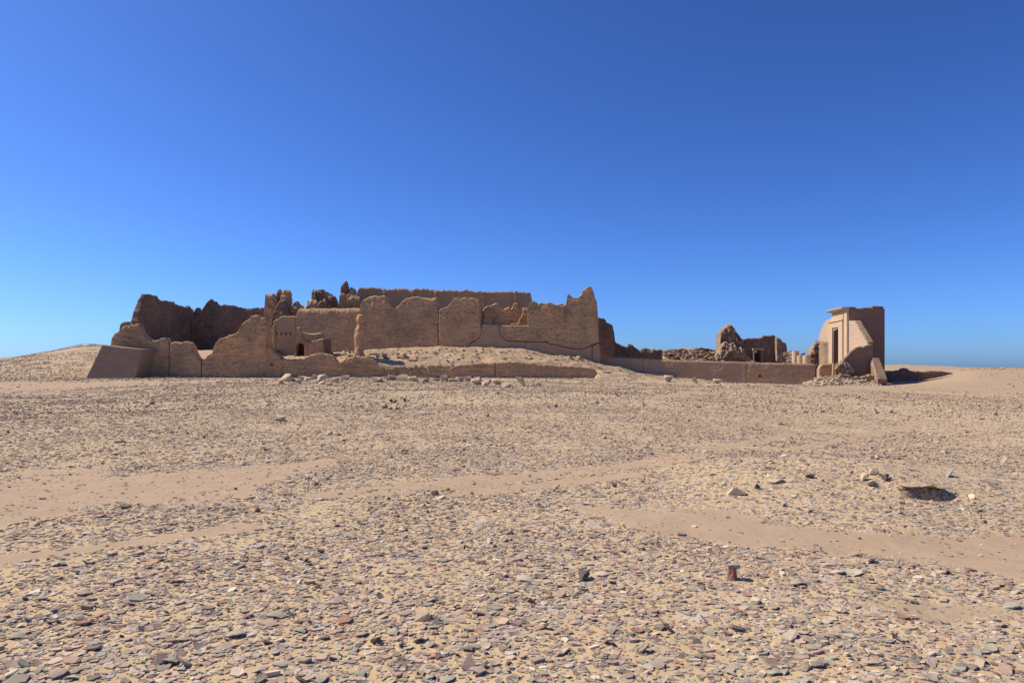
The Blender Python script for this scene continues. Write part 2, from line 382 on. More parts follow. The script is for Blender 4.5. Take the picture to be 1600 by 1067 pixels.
def hull_rock(rng, sx, sy, sz, n=14, boxy=.75):
    bm = bmesh.new()
    for _ in range(n):
        v = np.array([rng.uniform(-1, 1) for _ in range(3)])
        m = np.abs(v).max(); v = v / m * (boxy + (1 - boxy) * m) * rng.uniform(.8, 1)
        bm.verts.new((v[0] * sx / 2, v[1] * sy / 2, v[2] * sz / 2))
    r = bmesh.ops.convex_hull(bm, input=bm.verts)
    bmesh.ops.delete(bm, geom=list({g for g in r['geom_interior'] + r['geom_unused'] if isinstance(g, bmesh.types.BMVert)}), context='VERTS')
    bm.verts.index_update()
    V = np.array([v.co[:] for v in bm.verts]); Fc = [tuple(v.index for v in f.verts) for f in bm.faces]; bm.free()
    return V, Fc
def rubble(name, spots, mat, seed, parent=None, **props):
    """a heap of angular stones (x, y, z, size) joined as one mass"""
    rng = random.Random(seed); Vs, Fs, k = [], [], 0
    for x, y, z, s in spots:
        V, Fc = hull_rock(rng, s * rng.uniform(.8, 1.4), s * rng.uniform(.7, 1.1), s * rng.uniform(.45, .8), 10)
        a = rng.uniform(0, 6.28); c, sn = math.cos(a), math.sin(a)
        V = np.stack([V[:, 0] * c - V[:, 1] * sn + x, V[:, 0] * sn + V[:, 1] * c + y, V[:, 2] + z], 1)
        Vs.append(V); Fs += [tuple(i + k for i in f) for f in Fc]; k += len(V)
    return put(name, np.concatenate(Vs), Fs, mat, parent, **props)

# ------------------------------------------------------------------ ground sheet
def build_ground():
    fine = np.radians(np.linspace(-46, 46, 330)); rest = np.radians(np.linspace(46, 314, 100))[1:-1]
    A = np.concatenate([fine, rest]); nA = len(A)
    R = [0.8]
    while R[-1] < 130: R.append(R[-1] * 1.0075 + .002)
    while R[-1] < 9000: R.append(R[-1] * 1.06)
    R = np.array(R); nR = len(R)
    X = R[:, None] * np.sin(A)[None]; Y = R[:, None] * np.cos(A)[None]
    Z = hgt(X, Y); B = bare(X, Y, Z)
    V = np.stack([X, Y, Z], -1).reshape(-1, 3); V = np.vstack([V, [[0, 0, float(hgt(0., 0.))]]])
    i = np.arange(nR - 1)[:, None]; j = np.arange(nA)[None]; j2 = (j + 1) % nA
    Q = np.stack([i * nA + j, i * nA + j2 + 0 * i, (i + 1) * nA + j2, (i + 1) * nA + j], -1).reshape(-1, 4)[:, ::-1]
    Tn = [(nR * nA, (k + 1) % nA, k) for k in range(nA)]
    me = bpy.data.meshes.new('ground')
    me.vertices.add(len(V)); me.vertices.foreach_set('co', V.ravel())
    nq = len(Q); loops = np.concatenate([Q.ravel(), np.array(Tn).ravel()])
    me.loops.add(len(loops)); me.loops.foreach_set('vertex_index', loops)
    me.polygons.add(nq + nA)
    me.polygons.foreach_set('loop_start', np.concatenate([np.arange(nq) * 4, nq * 4 + np.arange(nA) * 3]))
    me.polygons.foreach_set('use_smooth', np.ones(nq + nA, bool))
    me.update(calc_edges=True); me.validate()
    a = me.attributes.new('bare', 'FLOAT', 'POINT'); a.data.foreach_set('value', np.append(B.ravel(), 0).astype(np.float32))
    me.materials.append(M_GROUND)
    link('ground', me, kind='structure')
build_ground()

# debris mound banked up inside the front wall and down its right end
BENCH_S = [400, 430, 480, 530, 560, 610, 650, 720, 810, 890, 926, 945, 1000, 1066, 1120, 1180]
BENCH_Z = [2.2, 2.5, 3.0, 2.2, 2.9, 1.8, 1.9, 2.0, 2.35, 1.85, 1.75, 1.3, .55, .15, -.1, -.6]
REAR_Z  = [3.0, 3.1, 3.4, 3.8, 4.0, 4.4, 4.45, 4.45, 4.4, 3.5, 2.9, 2.6, 1.45, .62, .2, -.6]
def mound_z(X, Y):
    s = 800 + F * X / Y
    zb = np.interp(s, BENCH_S, BENCH_Z); zr = np.interp(s, BENCH_S, REAR_Z)
    t = np.clip((Y - 86) / 6.5, 0, 1)
    z = zb + (zr - zb) * t ** .8
    g = hgt(X, Y)
    k = np.clip((Y - 79.5) / 6.5, 0, 1) * np.clip((s - 925) / 12, 0, 1)          # open flank to the right of the front wall
    z = np.where(Y < 86, np.where(s > 918, g - .3 + (zb - g + .3) * k, zb - .3), z)
    left = np.clip((s - 395) / 25, 0, 1)
    z = (g - .4) * (1 - left) + z * left
    z = np.where((Y < 85.7) & (s <= 918), -.6, z)
    return z + .20 * fbm(X * .45, Y * .6, 2.2, 5) + .35 * np.abs(pn(X * .22, Y * 1.1, 4.4)) + .12 * np.abs(pn(X * 1.2, Y * 2.1, 1.4)) - .12
def build_mound():
    xs = np.arange(-36, 29, .25); ys = np.arange(79, 104, .25)
    X, Y = np.meshgrid(xs, ys, indexing='ij'); Z = mound_z(X, Y)
    nx, ny = len(xs), len(ys); V = np.stack([X, Y, Z], -1).reshape(-1, 3)
    Fc = [(i * ny + j, (i + 1) * ny + j, (i + 1) * ny + j + 1, i * ny + j + 1) for i in range(nx - 1) for j in range(ny - 1)
          if not (Y[i, j] < 85.4 and X[i, j] < ray(914, 84))]
    put('mound', V, Fc, M_MOUND, None, True, kind='structure')
build_mound()
def build_court():
    """drifted sand in the court behind the left wall"""
    xs = np.arange(-55, -33, .5); ys = np.arange(86.3, 119, .5)
    X, Y = np.meshgrid(xs, ys, indexing='ij')
    Z = 1.6 + 2.6 * np.clip((Y - 87) / 8, 0, 1) + .12 * fbm(X * .3, Y * .3, .7, 3)
    nx, ny = len(xs), len(ys)
    put('sand_drift', np.stack([X, Y, Z], -1).reshape(-1, 3), [(i*ny+j, (i+1)*ny+j, (i+1)*ny+j+1, i*ny+j+1) for i in range(nx-1) for j in range(ny-1)],
        plain_mat('court_sand', (.50, .36, .22), .06), None, True, kind='structure')
build_court()

# ------------------------------------------------------------------ left end of the fortress
# plastered buttress block with battered sides
def buttress():
    Yf, Yb = 81.5, 85.6
    f = [(131.6, 595), (152, 538.6), (186, 542.5), (216.6, 545), (208.5, 596)]
    front = [np.array((ray(x, Yf), Yf, zpx(y, Yf))) for x, y in f]
    front[0][2] = front[4][2] = .1
    off = {0: (0, 4), 1: (.3, 4), 2: (.2, 4), 3: (.1, 4), 4: (.1, 4)}
    back = [p + np.array((off[i][0], off[i][1], 0)) for i, p in enumerate(front)]
    for p in (front[1], front[2], front[3]): p[1] += .9          # the face leans back
    V = front + back; k = 5
    Fc = [tuple(range(k)), tuple(range(2*k-1, k-1, -1))] + [(i, i+k, (i+1) % k+k, (i+1) % k) for i in range(k)]
    o = put('buttress', V, Fc, M_BLOCK, label='smooth plastered mudbrick buttress block with sloping sides at the end of the wall', category='buttress')
    fix_normals(o)
    bv = o.modifiers.new('soft', 'BEVEL'); bv.width = .06; bv.segments = 2
buttress()

YF = 85.0
wl_root = thing('enclosure_wall', (ray(240, YF), YF, .3), 'broken mudbrick enclosure wall with a deep crack beside the buttress block', 'wall')
ruin_wall('wall_section', at(171, YF), at(263, YF), [(171,541),(171.5,530),(177,520),(184,514),(192,509),(206,508),(214,509),(218,516),(229,529),(234,534),(248,529),(258,530),(262.5,535)], M_MUD, wl_root, 1.6, .1, seed=1)
ruin_wall('wall_section', at(264, YF), at(314, YF), [(264,536),(268,532.5),(285,534),(298,535),(300,540),(299.8,547),(305,555),(313,563)], M_MUD, wl_root, 1.6, .1, seed=2)
ruin_wall('wall_core', at(258, YF + .5), at(270, YF + .5), [(258,538),(270,538)], M_MUDD, wl_root, .8, .1, amp=.01, rag=.01, seed=65)
ruin_wall('rear_stub', at(184, 87.5), at(214, 87.5), [(185,512),(186,504.5),(196,503.5),(208,506),(215,507)], M_MUDD, wl_root, 1.2, .5, seed=3)

wb = thing('gable_wall', (ray(370, YF), YF, .3), 'mudbrick wall rising in a tall rounded peak, beside the dip in the wall', 'wall')
ruin_wall('wall_section', at(314, YF), at(440, YF), [(314.5,564),(322,556),(330,550),(332,542),(340,530),(350,526),(360,523),(371,518.5),(374,508),(382,501),(388,496),(391,492.5),(402,493),(412,497),(415,506),(417,522),(420,540),(428,551),(440,561)], M_MUDW, wb, 1.7, .1, amp=.13, rag=.08, seed=4)
for cx, cy, w, h, sd in ((424,570,7,7,1),(415.5,513,2.5,2.5,2),(416,522,2.2,2.5,3),(414.5,531,2.4,2.2,4),(417,540,2.4,2.4,5),(346,548,2.6,2,6),(397,503,5,2,7)):
    W, Gc = hull_rock(random.Random(sd), w / F * YF, 1.2, h / F * YF, 16, .6); cut(wb.children[0], W + np.array((ray(cx, YF), YF, zpx(cy, YF))), Gc)
bench = thing('front_wall_remnant', (ray(680, YF), YF, .3), 'low eroded remnant of front wall below the debris mound, stones along its foot', 'wall')
ruin_wall('wall_section', at(439, YF), at(618, YF), [(439,561),(452,561),(466,562),(478,557),(494,551),(510,552),(520,558),(528,567),(538,561),(554,556.5),(570,558),(582,564),(592,570),(606,575),(618,573)], M_MUDW, bench, 1.5, .1, amp=.16, rag=.10, seed=5)
ruin_wall('wall_section', at(612, YF + .25), at(708, YF + .25), [(612,573),(630,571),(650,571.5),(668,572),(686,569),(708,571)], M_MUD, bench, 1.4, .1, amp=.22, rag=.12, seed=6)
ruin_wall('wall_section', at(703, YF), at(773.6, YF), [(703,574),(712,571),(722,569),(745,567.5),(773,566)], M_MUDW, bench, 1.4, .1, amp=.08, rag=.05, seed=7)
ruin_wall('wall_core', at(768, YF + .5), at(780, YF + .5), [(768,568),(780,568)], M_MUDD, bench, .8, .1, amp=.01, rag=.01, seed=65)
ruin_wall('wall_section', at(774.2, YF), at(933, YF), [(774.2,566),(795,565),(810,564),(830,567),(860,570),(890,572),(915,572.5),(927,574),(931,579),(933,584)], M_MUDW, bench, 1.6, .1, amp=.10, rag=.06, seed=8)

# dark inner walls of the left court
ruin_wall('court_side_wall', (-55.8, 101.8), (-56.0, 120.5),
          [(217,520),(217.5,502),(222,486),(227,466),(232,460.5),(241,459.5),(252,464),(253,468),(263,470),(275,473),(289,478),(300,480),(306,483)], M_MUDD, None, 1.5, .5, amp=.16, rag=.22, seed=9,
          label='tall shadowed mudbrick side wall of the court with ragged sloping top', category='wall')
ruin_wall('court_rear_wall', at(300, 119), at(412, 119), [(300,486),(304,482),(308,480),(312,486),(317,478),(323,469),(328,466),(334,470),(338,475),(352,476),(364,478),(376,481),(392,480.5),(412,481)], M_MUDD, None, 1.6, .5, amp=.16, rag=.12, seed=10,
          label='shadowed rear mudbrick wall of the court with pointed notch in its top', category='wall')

# lumpy eroded towers on the skyline
def tower(parts, label, seed):
    x = np.mean([p[0] for q in parts for p in q[1]]); Y = parts[0][0]
    t = thing('ruined_tower', (ray(x, Y), Y, 3.0), label, 'ruin', 'eroded mudbrick stumps on top of the fortress')
    for i, (Y, pts, th) in enumerate(parts):
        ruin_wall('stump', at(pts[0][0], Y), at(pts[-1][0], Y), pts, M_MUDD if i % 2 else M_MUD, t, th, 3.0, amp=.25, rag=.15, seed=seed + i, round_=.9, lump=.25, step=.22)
tower([(103, [(410,486),(410.3,463),(413,457),(418,455),(424,458),(428,466),(431,478),(432,492)], 1.8),
       (104, [(428,480),(429.6,452),(430.5,449),(435,449),(437,452),(438,470)], 1.5),
       (103.2, [(434,470),(436,452),(440,450.5),(449,452),(452,459),(451,475),(450,496)], 2.0),
       (101.5, [(423,500),(426,478),(433,468),(441,467),(449,480),(452,492),(455,500)], 1.6)], 'eroded mudbrick stump with three rounded heads, beside the shadowed court rear wall', 20)
tower([(104, [(483,482),(483.2,464),(484.5,450.5),(489,448.5),(492,450),(493,470)], 1.8),
       (104.3, [(492,470),(493,450),(499,448.5),(505,454),(513,459),(521,461.5),(524,468),(527,482)], 2.2),
       (103, [(476,484),(478,467),(484,465.5),(490,466),(496,474),(500,484)], 1.4),
       (102.4, [(492,484),(495,468),(503,466),(510,468),(514,478),(516,484)], 1.4),
       (102.8, [(452,486),(453,473),(458,471),(464,472.5),(470,476),(477,475),(482,480)], 1.5)], 'broad stepped mudbrick stump between two narrower stumps on the fortress', 30)
tower([(101.5, [(526.6,484),(527,459),(534,457.5),(546,458),(556,460),(561,463),(562,484)], 2.2),
       (102.5, [(528.5,470),(529,457),(530,447),(533.5,442),(535,438),(540,437.8),(541,444),(543,450),(545,470)], 1.5),
       (102.2, [(542,470),(542.5,450),(545,446),(550,446),(555,452),(556,470)], 1.5)], 'mudbrick stump with a thin knobbed finger on top, against the back wall', 40)

# ------------------------------------------------------------------ main front of the fortress
CA, CB = np.array((ray(561, 96.5), 96.5)), np.array((ray(938, 90.5), 90.5))
def atc(px, d=0.0):
    k = (px - 800) / F; e = CB - CA; u = (k * CA[1] - CA[0]) / (e[0] - k * e[1]); p = CA + e * u
    return (p[0], p[1] + d)
YC = 93.0
fort = thing('fortress_wall', (ray(750, YC), YC, 2.0), 'long high mudbrick fortress wall with broken crest and plastered foot above the debris mound', 'fortress')
YW = 99.0
o = ruin_wall('window_wall', at(426.5, YW), at(461.5, YW), [(426.5,502),(430,499),(440,494),(452,493.5),(461.5,494)], M_PLAS, fort, 1.2, 2.0, amp=.02, rag=.06, seed=50, batter=0)
for wx in (432, 439.4, 446.6, 453.6):
    cut(o, *box(ray(wx - 1.1, YW) - .0, ray(wx + 1.1, YW), YW - 1, YW + .75, zpx(523.5, YW), zpx(518.6, YW)))
ruin_wall('pilaster', at(424, YW - .4), at(429, YW - .4), [(424,512),(425,508),(428,507.5),(429,509)], M_MUD, fort, .8, 2.0, amp=.05, rag=.05, seed=51)
ruin_wall('wall_section', atc(460, +.6), atc(561, +.6), [(460,494),(462,485),(464,481.3),(500,481),(530,481.5),(548,481),(561,481)], M_MUD, fort, 1.8, 2.0, amp=.07, rag=.05, seed=52, round_=.7)
c2 = fort.children[-1]
for cx, cy, w in ((473,492,1.5),(485,492.5,1.5),(505,492,1.3),(516,492.5,1.3),(531,524,1.3),(539,523,1.3)):
    Yk = atc(cx, .6)[1]; cut(c2, *box(ray(cx - w, Yk), ray(cx + w, Yk), Yk - 1, Yk + .6, zpx(cy + 1.6, Yk), zpx(cy - 1.6, Yk)))
ruin_wall('wall_section', atc(561, 0), atc(683.6, 0), [(561,478),(563,471),(565,468),(575,464),(584,461),(592,463),(600,460.5),(603,466),(606,472),(612,479),(617,479.5),(622,476),(627,470),(634,465.5),(642,463),(656,464),(666,466),(674,464.5),(680.5,465.5),(681.5,478),(683.6,482)], M_MUD, fort, 1.9, 2.0, amp=.09, rag=.07, seed=53)
# smooth plaster foot in panels, old brickwork standing proud above it
for k, tp in enumerate(([(684.4,548),(726,546),(733,538),(738,535.1),(744,532.2),(749,527.4),(752.2,520),(752.6,507.4),(779.2,507.4),(779.3,515.5),(781,523.2),(786,528.2),(791,532.2),(800,533.7),(819.5,534.2)],
                        [(820.3,534.3),(855.5,534.7),(857.5,538.2),(868,538.7),(876,541.2),(890,544.7),(908,545.7),(918,543.2),(924.6,540.3)],
                        [(925.8,541),(930,539),(935,536.4),(936.4,540),(938.5,560)])):
    ruin_wall('plaster_panel', atc(tp[0][0], .08), atc(tp[-1][0], .08), tp, M_PLAS, fort, 1.7, 1.8, amp=.015, rag=.012, seed=54 + k, round_=.03, batter=.0, step=.1)
ruin_wall('brick_core', atc(684, +.5), atc(937, +.5), [(684,509),(750,509),(824,510),(934,510),(935.5,545),(937,560)], M_MUDD, fort, .8, 1.8, amp=.01, rag=.01, seed=66, batter=0)
ruin_wall('brick_face', atc(685.2, -.06), atc(751.6, -.06), [(685.2,485),(687,483),(698,480),(702,475),(706,470),(710,464.5),(714,466),(720,467),(725,464.5),(732,467),(738,465),(744,468),(749,468.5),(749.6,484),(750,505),(751.6,514)], M_MUD, fort, 1.8, amp=.06, rag=.04, seed=57, round_=.1, step=.11, batter=.01,
          base_px=[(685,560),(726,545),(733,537),(738,534),(744,531),(749,526),(751.6,519)])
ruin_wall('brick_face', atc(780, -.05), atc(824.4, -.05), [(780,508),(800,508.5),(824.4,508)], M_MUD, fort, .8, amp=.05, rag=.02, seed=58, round_=.1, step=.11, batter=.0,
          base_px=[(780,514),(781,522),(786,527),(791,531),(800,532.5),(824.4,533)])
ruin_wall('brick_face', atc(824.2, -.08), atc(935.2, -.08), [(824.2,484),(827,475),(832,471.2),(842,473),(850,473),(862,474),(869,478),(876,474.5),(885,475.5),(886,461),(889,459),(892,464),(896,465),(904,464),(909,461),(910,452.5),(916,449),(923,446),(927,456),(928.5,465),(931,466),(933,488),(934.4,515),(935.2,530)], M_MUD, fort, 1.9, amp=.10, rag=.10, seed=59, round_=.1, step=.11, batter=.01,
          base_px=[(824,533),(856,533.5),(858,537),(868,537.5),(876,540),(890,543.5),(908,544.5),(918,542),(927,538),(935.2,534)])
for px, y0, y1, w in ((878.5, 477, 503, 6), (888, 486, 492, 3)):        # projecting rib on the right part
    ruin_wall('rib', atc(px - w / 2, -.35), atc(px + w / 2, -.35), [(px - w/2, y0 + 1), (px, y0), (px + w/2, y0)], M_MUDW, fort, .7, amp=.06, rag=.03, seed=60, base_px=[(px - w/2, y1 - 6), (px + w/2, y1)], round_=.12)
# broken inner skins seen through the gap
YI = 95.2
ruin_wall('inner_skin', at(752, YI), at(826, YI), [(752,486),(757,482),(763,478),(768,477),(773,474),(777,473),(781,477),(785,483),(790,480),(795,479.5),(797,485),(801,480),(803,471.5),(808,472),(809,480),(813,483),(818,481),(826,482)], M_MUDW, fort, .9, 4.0, amp=.10, rag=.10, seed=61)
ruin_wall('inner_skin', at(755, YI - .8), at(772, YI - .8), [(755,489),(758,485),(765,484),(769,492),(770,503),(772,508)], M_MUD, fort, .7, 4.0, amp=.2, rag=.10, seed=62)
ruin_wall('inner_skin', at(798, YI - .9), at(826, YI - .9), [(798,507),(802,503),(808,503),(812,497),(816,492),(815,486),(820,482),(826,482)], M_MUDW, fort, .7, 4.0, amp=.18, rag=.1, seed=63)
# back wall with shallow pilasters
YD = 106.0
bw = thing('back_wall', (ray(694, YD), YD, 3), 'high level-topped mudbrick back wall with shallow pilasters rising behind the fortress front', 'wall')
ruin_wall('wall_section', at(557, YD), at(832, YD), [(557,456),(558,449),(575,448.3),(590,449),(598,451),(625,450),(640,451),(656,449.5),(668,451),(680,453),(700,452.5),(736,453),(754,455),(780,454.5),(806,455),(824,456),(829,458),(831.4,464),(832,472)], M_PLAS, bw, 2.0, 3.0, amp=.07, rag=.10, seed=64, step=.25)
for px in (599, 643, 680, 754.5, 806):
    ruin_wall('pilaster', at(px - 2.2, YD - .4), at(px + 2.2, YD - .4), [(px - 2.2, 455), (px, 454), (px + 2.2, 455)], M_MUD, bw, .7, 3.0, amp=.05, rag=.1, seed=int(px))

# free-standing pillar and the little vaulted ruin on the mound
YP = 88.0
def pillar():
    rows = [(491,560,566),(494,558,569.5),(499,557,570),(505,558.3,570),(511,557.6,571),(517,555.5,570.5),(523,553.6,569.5),(530,553.2,568.5),(538,554.6,567.5),(546,554.4,567),(553,553,569),(562,551,572)]
    V, Fc, K = [], [], 30
    yy = np.linspace(491, 562, 40); rows = [(y, float(np.interp(y, [q[0] for q in rows], [q[1] for q in rows])), float(np.interp(y, [q[0] for q in rows], [q[2] for q in rows]))) for y in yy]
    for y, a, b in rows:
        cx, r = ray((a + b) / 2, YP), (b - a) / 2 / F * YP
        for k in range(K):
            th = 2 * math.pi * k / K; z = zpx(y, YP)
            rr = r * (1 + .2 * float(fbm(math.cos(th) * 1.2 + 3, math.sin(th) * 1.2, z * 1.6, 4)))
            V.append((cx + rr * math.cos(th), YP + rr * math.sin(th), z))
    for i in range(len(rows) - 1):
        for k in range(K): Fc.append((i*K+k, (i+1)*K+k, (i+1)*K+(k+1) % K, i*K+(k+1) % K))
    Fc.append(tuple(range(K)))
    o = put('pillar', V, Fc, M_MUDW, label='lone eroded mudbrick pillar standing on the debris mound', category='pillar'); fix_normals(o)
    s = o.modifiers.new('sub', 'SUBSURF'); s.levels = s.render_levels = 1
pillar()
YV = 89.5
vr = thing('vaulted_ruin', (ray(485, YV), YV, 3), 'small ruined mudbrick chamber with arched doorway on the debris mound', 'ruin')
o = ruin_wall('doorway_wall', at(461, YV - .6), at(480, YV - .6), [(461.5,545),(462,513),(463.5,511.5),(468,512),(469.5,517),(470,524),(474,530),(479,534),(480,536)], M_MUD, vr, 1.0, 2.0, amp=.05, rag=.05, seed=70, step=.15)
aw = [(ray(464.3, YV), zpx(562, YV)), (ray(477, YV), zpx(562, YV))]
arch = [(aw[1][0], aw[1][1]), (aw[0][0], aw[0][1])] + [((aw[0][0]+aw[1][0])/2 - .53*math.cos(t), zpx(543, YV) + .62*math.sin(t)) for t in np.linspace(0, math.pi, 9)]
cut(o, *prism([(x, YV - 2, z) for x, z in arch], (0, 2.4, 0)))
put('shade_roof', *box(ray(462.5, YV), ray(480, YV), YV + .25, YV + 2.2, zpx(536.5, YV), zpx(533, YV)), M_MUD, vr)  # roof added to darken the arched doorway
put('shade_side', *box(ray(460.5, YV), ray(462.4, YV), YV + .25, YV + 2.2, 2.0, zpx(533, YV)), M_MUD, vr)  # added sides and back, closing the doorway off from light
put('shade_side', *box(ray(478.6, YV), ray(480.5, YV), YV + .45, YV + 2.2, 2.0, zpx(536.7, YV)), M_MUD, vr)
put('shade_back', *box(ray(462.5, YV), ray(478.5, YV), YV + 1.9, YV + 2.15, 2.0, zpx(536.7, YV)), M_MUDD, vr)
ruin_wall('front_wall', at(478, YV - .5), at(506, YV - .5), [(478,534),(484,532.5),(492,531),(498,529.5),(504,528.5),(505,540),(506,552)], M_MUDW, vr, .8, 2.0, amp=.06, rag=.05, seed=71)
ruin_wall('rear_wall', at(468, YV + 2), at(509, YV + 2), [(468,516),(476,519.5),(485,521),(496,519.5),(502,520),(506,526),(509,530)], M_MUD, vr, .8, 2.0, amp=.06, rag=.05, seed=72)
ruin_wall('side_wall', (ray(508, YV), YV - .4), (ray(509, YV) + .1, YV + 2.6), [(.0, zpx(531, YV)), (1.5, zpx(528, YV)), (3, zpx(527, YV))], M_MUDD, vr, .6, 2.0, amp=.06, rag=.05, seed=73, px=False)

# dark return wall and rubble at the right end
rt = thing('return_wall', (ray(950, 97), 97, 1), 'shadowed mudbrick return wall behind the fortress corner with stepped ragged end', 'wall')
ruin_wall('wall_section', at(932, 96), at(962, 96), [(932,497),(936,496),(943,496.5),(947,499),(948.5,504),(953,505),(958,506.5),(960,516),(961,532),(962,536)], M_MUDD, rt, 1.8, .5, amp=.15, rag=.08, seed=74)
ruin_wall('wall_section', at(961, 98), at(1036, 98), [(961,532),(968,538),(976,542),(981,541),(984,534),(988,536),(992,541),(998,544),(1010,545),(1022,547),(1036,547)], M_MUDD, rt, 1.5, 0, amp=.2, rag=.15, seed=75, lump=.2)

# ------------------------------------------------------------------ low precinct wall
lw = thing('precinct_wall', (ray(1100, 88), 88, -.5), 'long low plastered mudbrick wall running from the fortress corner to the gate', 'wall')
LA, LB = at(926, 92), at(1274, 85)
for a, b, s in ((926, 1004.4, 80), (1005, 1166.4, 81), (1167, 1274, 82)):
    tp = np.interp([a, (a + b) / 2, b], [926, 1000, 1100, 1220, 1274], [557, 560.5, 563.8, 566.8, 568.2])
    o = ruin_wall('wall_panel', LA, LB, list(zip([a, (a + b) / 2, b], tp)), M_PLAS, lw, .9, -.9, amp=.05, rag=.035, seed=s, round_=.10, batter=.01, step=.25)
    if s == 82:
        h = np.array(LA) + (np.array(LB) - np.array(LA)) * ((1187 - 926) / 348); cut(o, *box(ray(1185.2, 86.8), ray(1189.2, 86.8), 85.5, 87.3, zpx(589.3, 86.8), zpx(585.2, 86.8)))

# ------------------------------------------------------------------ ruins between fortress and gate
YT = 104
rm = thing('rubble_tower', (ray(1145, YT), YT, -.5), 'rough stump of rubble masonry with a spreading foot behind the low wall', 'ruin')
ruin_wall('masonry_core', at(1126.5, YT), at(1164, YT), [(1126.5,535),(1127.3,519),(1128.5,514),(1133,511),(1138,508.5),(1146,508),(1150,511),(1152.5,515),(1156,520),(1160,526),(1164,534)], M_RUB, rm, 3.0, -.5, amp=.35, rag=.3, seed=90, lump=.55, round_=.5, step=.13)
ruin_wall('spread_foot', at(1121, YT - 1.6), at(1176, YT - 1.6), [(1121,556),(1126,546),(1132,540),(1142,535),(1150,536),(1160,541),(1168,549),(1176,556)], M_RUB, rm, 2.2, -.5, amp=.4, rag=.25, seed=91, lump=.55, round_=.9, step=.13)
YB = 107
cb = thing('chapel_ruin', (ray(1197, YB), YB, -.5), 'dark mudbrick building ruin with a pale framed arched doorway', 'building')
o = ruin_wall('front_wall', at(1160, YB), at(1217, YB), [(1160,531),(1166,529.5),(1180,528.3),(1191,527.5),(1196,523.5),(1203,523.5),(1209,523),(1214,525.5),(1217,527)], M_MUDD, cb, 1.2, -.5, amp=.08, rag=.08, seed=92)
dx0, dx1, dz = ray(1178.2, YB), ray(1187, YB), zpx(552.5, YB)
arch = [(dx1, -.6), (dx0, -.6)] + [((dx0+dx1)/2 - (dx1-dx0)/2*math.cos(t), dz + .45*math.sin(t)) for t in np.linspace(0, math.pi, 9)]
cut(o, *prism([(x, YB - 2, z) for x, z in arch], (0, 4.5, 0)))
put('inner_room', *box(dx0 - 1.5, dx1 + 1.5, YB + 2.4, YB + 2.8, -.5, 4.2), M_MUDD, cb)
put('room_roof', *box(dx0 - 1.5, dx1 + 1.5, YB + 1.0, YB + 2.39, 3.9, 4.2), M_MUDD, cb)
for a, b in ((1176, 1178), (1187.4, 1191)):
    put('door_jamb', *box(ray(a, YB), ray(b, YB), YB - .45, YB + .1, -.5, zpx(547, YB)), M_BRK, cb)
put('door_lintel', *box(ray(1175, YB), ray(1192.5, YB), YB - .5, YB + .1, zpx(546.9, YB), zpx(544.4, YB)), M_LIME, cb)
ruin_wall('end_wall', at(1215, YB - 1.2), at(1231, YB - 1.2), [(1215,527),(1219,528),(1223.5,532),(1225,537),(1226.5,533),(1229,533.5),(1231,538)], M_RUB, cb, 1.4, -.5, amp=.15, rag=.1, seed=93, lump=.2)

rng = random.Random(5)
def bank(name, X0, X1, Y0, Y1, fz, mat, step=.35):
    xs = np.arange(X0, X1, step); ys = np.arange(Y0, Y1, step); X, Y = np.meshgrid(xs, ys, indexing='ij')
    Z = fz(X, Y); nx, ny = X.shape
    put(name, np.stack([X, Y, Z], -1).reshape(-1, 3), [(i*ny+j, (i+1)*ny+j, (i+1)*ny+j+1, i*ny+j+1) for i in range(nx-1) for j in range(ny-1)], mat, None, True, kind='structure')
def fz1(X, Y):
    s = 800 + F * X / Y
    t = zpx(np.interp(s, [1000, 1030, 1060, 1100, 1130, 1180, 1235], [551, 548, 546, 545, 549, 560, 566]), 106)
    return -.3 + (t + .1) * np.clip((Y - 94) / 14, 0, 1) * np.clip((s - 985) / 55, 0, 1) * np.clip((1250 - s) / 40, 0, 1) + .3 * fbm(X * .5, Y * .5, 6.6, 4)
bank('rubble_bank', 14, 46, 93, 118, fz1, M_MOUND)
sp = []
for _ in range(950):
    px = rng.uniform(1012, 1135); Y = rng.uniform(96, 112); x = ray(px, Y)
    k = .25 if Y < 101 else 1
    sp.append((x, Y, float(fz1(np.array(x), np.array(Y))) + rng.uniform(-.12, .12), k * rng.uniform(.35, 1.15)))
rubble('rubble', sp, M_MUDD, 1, kind='stuff', label='tumbled dark rubble of fallen masonry behind the low wall', category='rubble')
sp = []
for _ in range(130):
    px = rng.uniform(1230, 1274); Y = rng.uniform(98, 104)
    zt = zpx(np.interp(px, [1230, 1240, 1255, 1268, 1274], [547, 546, 551, 551, 545]), 101)
    sp.append((ray(px, Y), Y, rng.uniform(-.3, zt - .3), rng.uniform(.5, 1.1)))
rubble('rubble', sp, M_RUB, 2, kind='stuff', label='dark tumbled masonry beside the column stumps', category='rubble')

def column(px, top, Y, r, label):
    x = ray(px, Y); zt = zpx(top, Y); t = thing('column', (x, Y, -.4), label, 'column', 'column stumps behind the low wall')
    n = max(2, round((zt + .4) / .75)); zs = np.linspace(-.4, zt, n + 1); K = 28
    for k in range(n):
        V, Fc = [], []; rings = [(zs[k], r * .95), (zs[k] + .05, r), (zs[k+1] - .05, r * .995), (zs[k+1] - .005, r * .95)]
        for z, q in rings:
            V += [(x + q * math.cos(6.2832 * i / K), Y + q * math.sin(6.2832 * i / K), z) for i in range(K)]
        for a in range(3):
            Fc += [(a*K+i, a*K+(i+1) % K, (a+1)*K+(i+1) % K, (a+1)*K+i) for i in range(K)]
        Fc += [tuple(range(K - 1, -1, -1)), tuple(range(3*K, 4*K))]
        put('drum', V, Fc, M_LIME, t)
column(1243.2, 549, 95, .47, 'tallest pale round column stump behind the low wall')
column(1250.5, 555.6, 93, .40, 'thinner short pale column stump between two others')
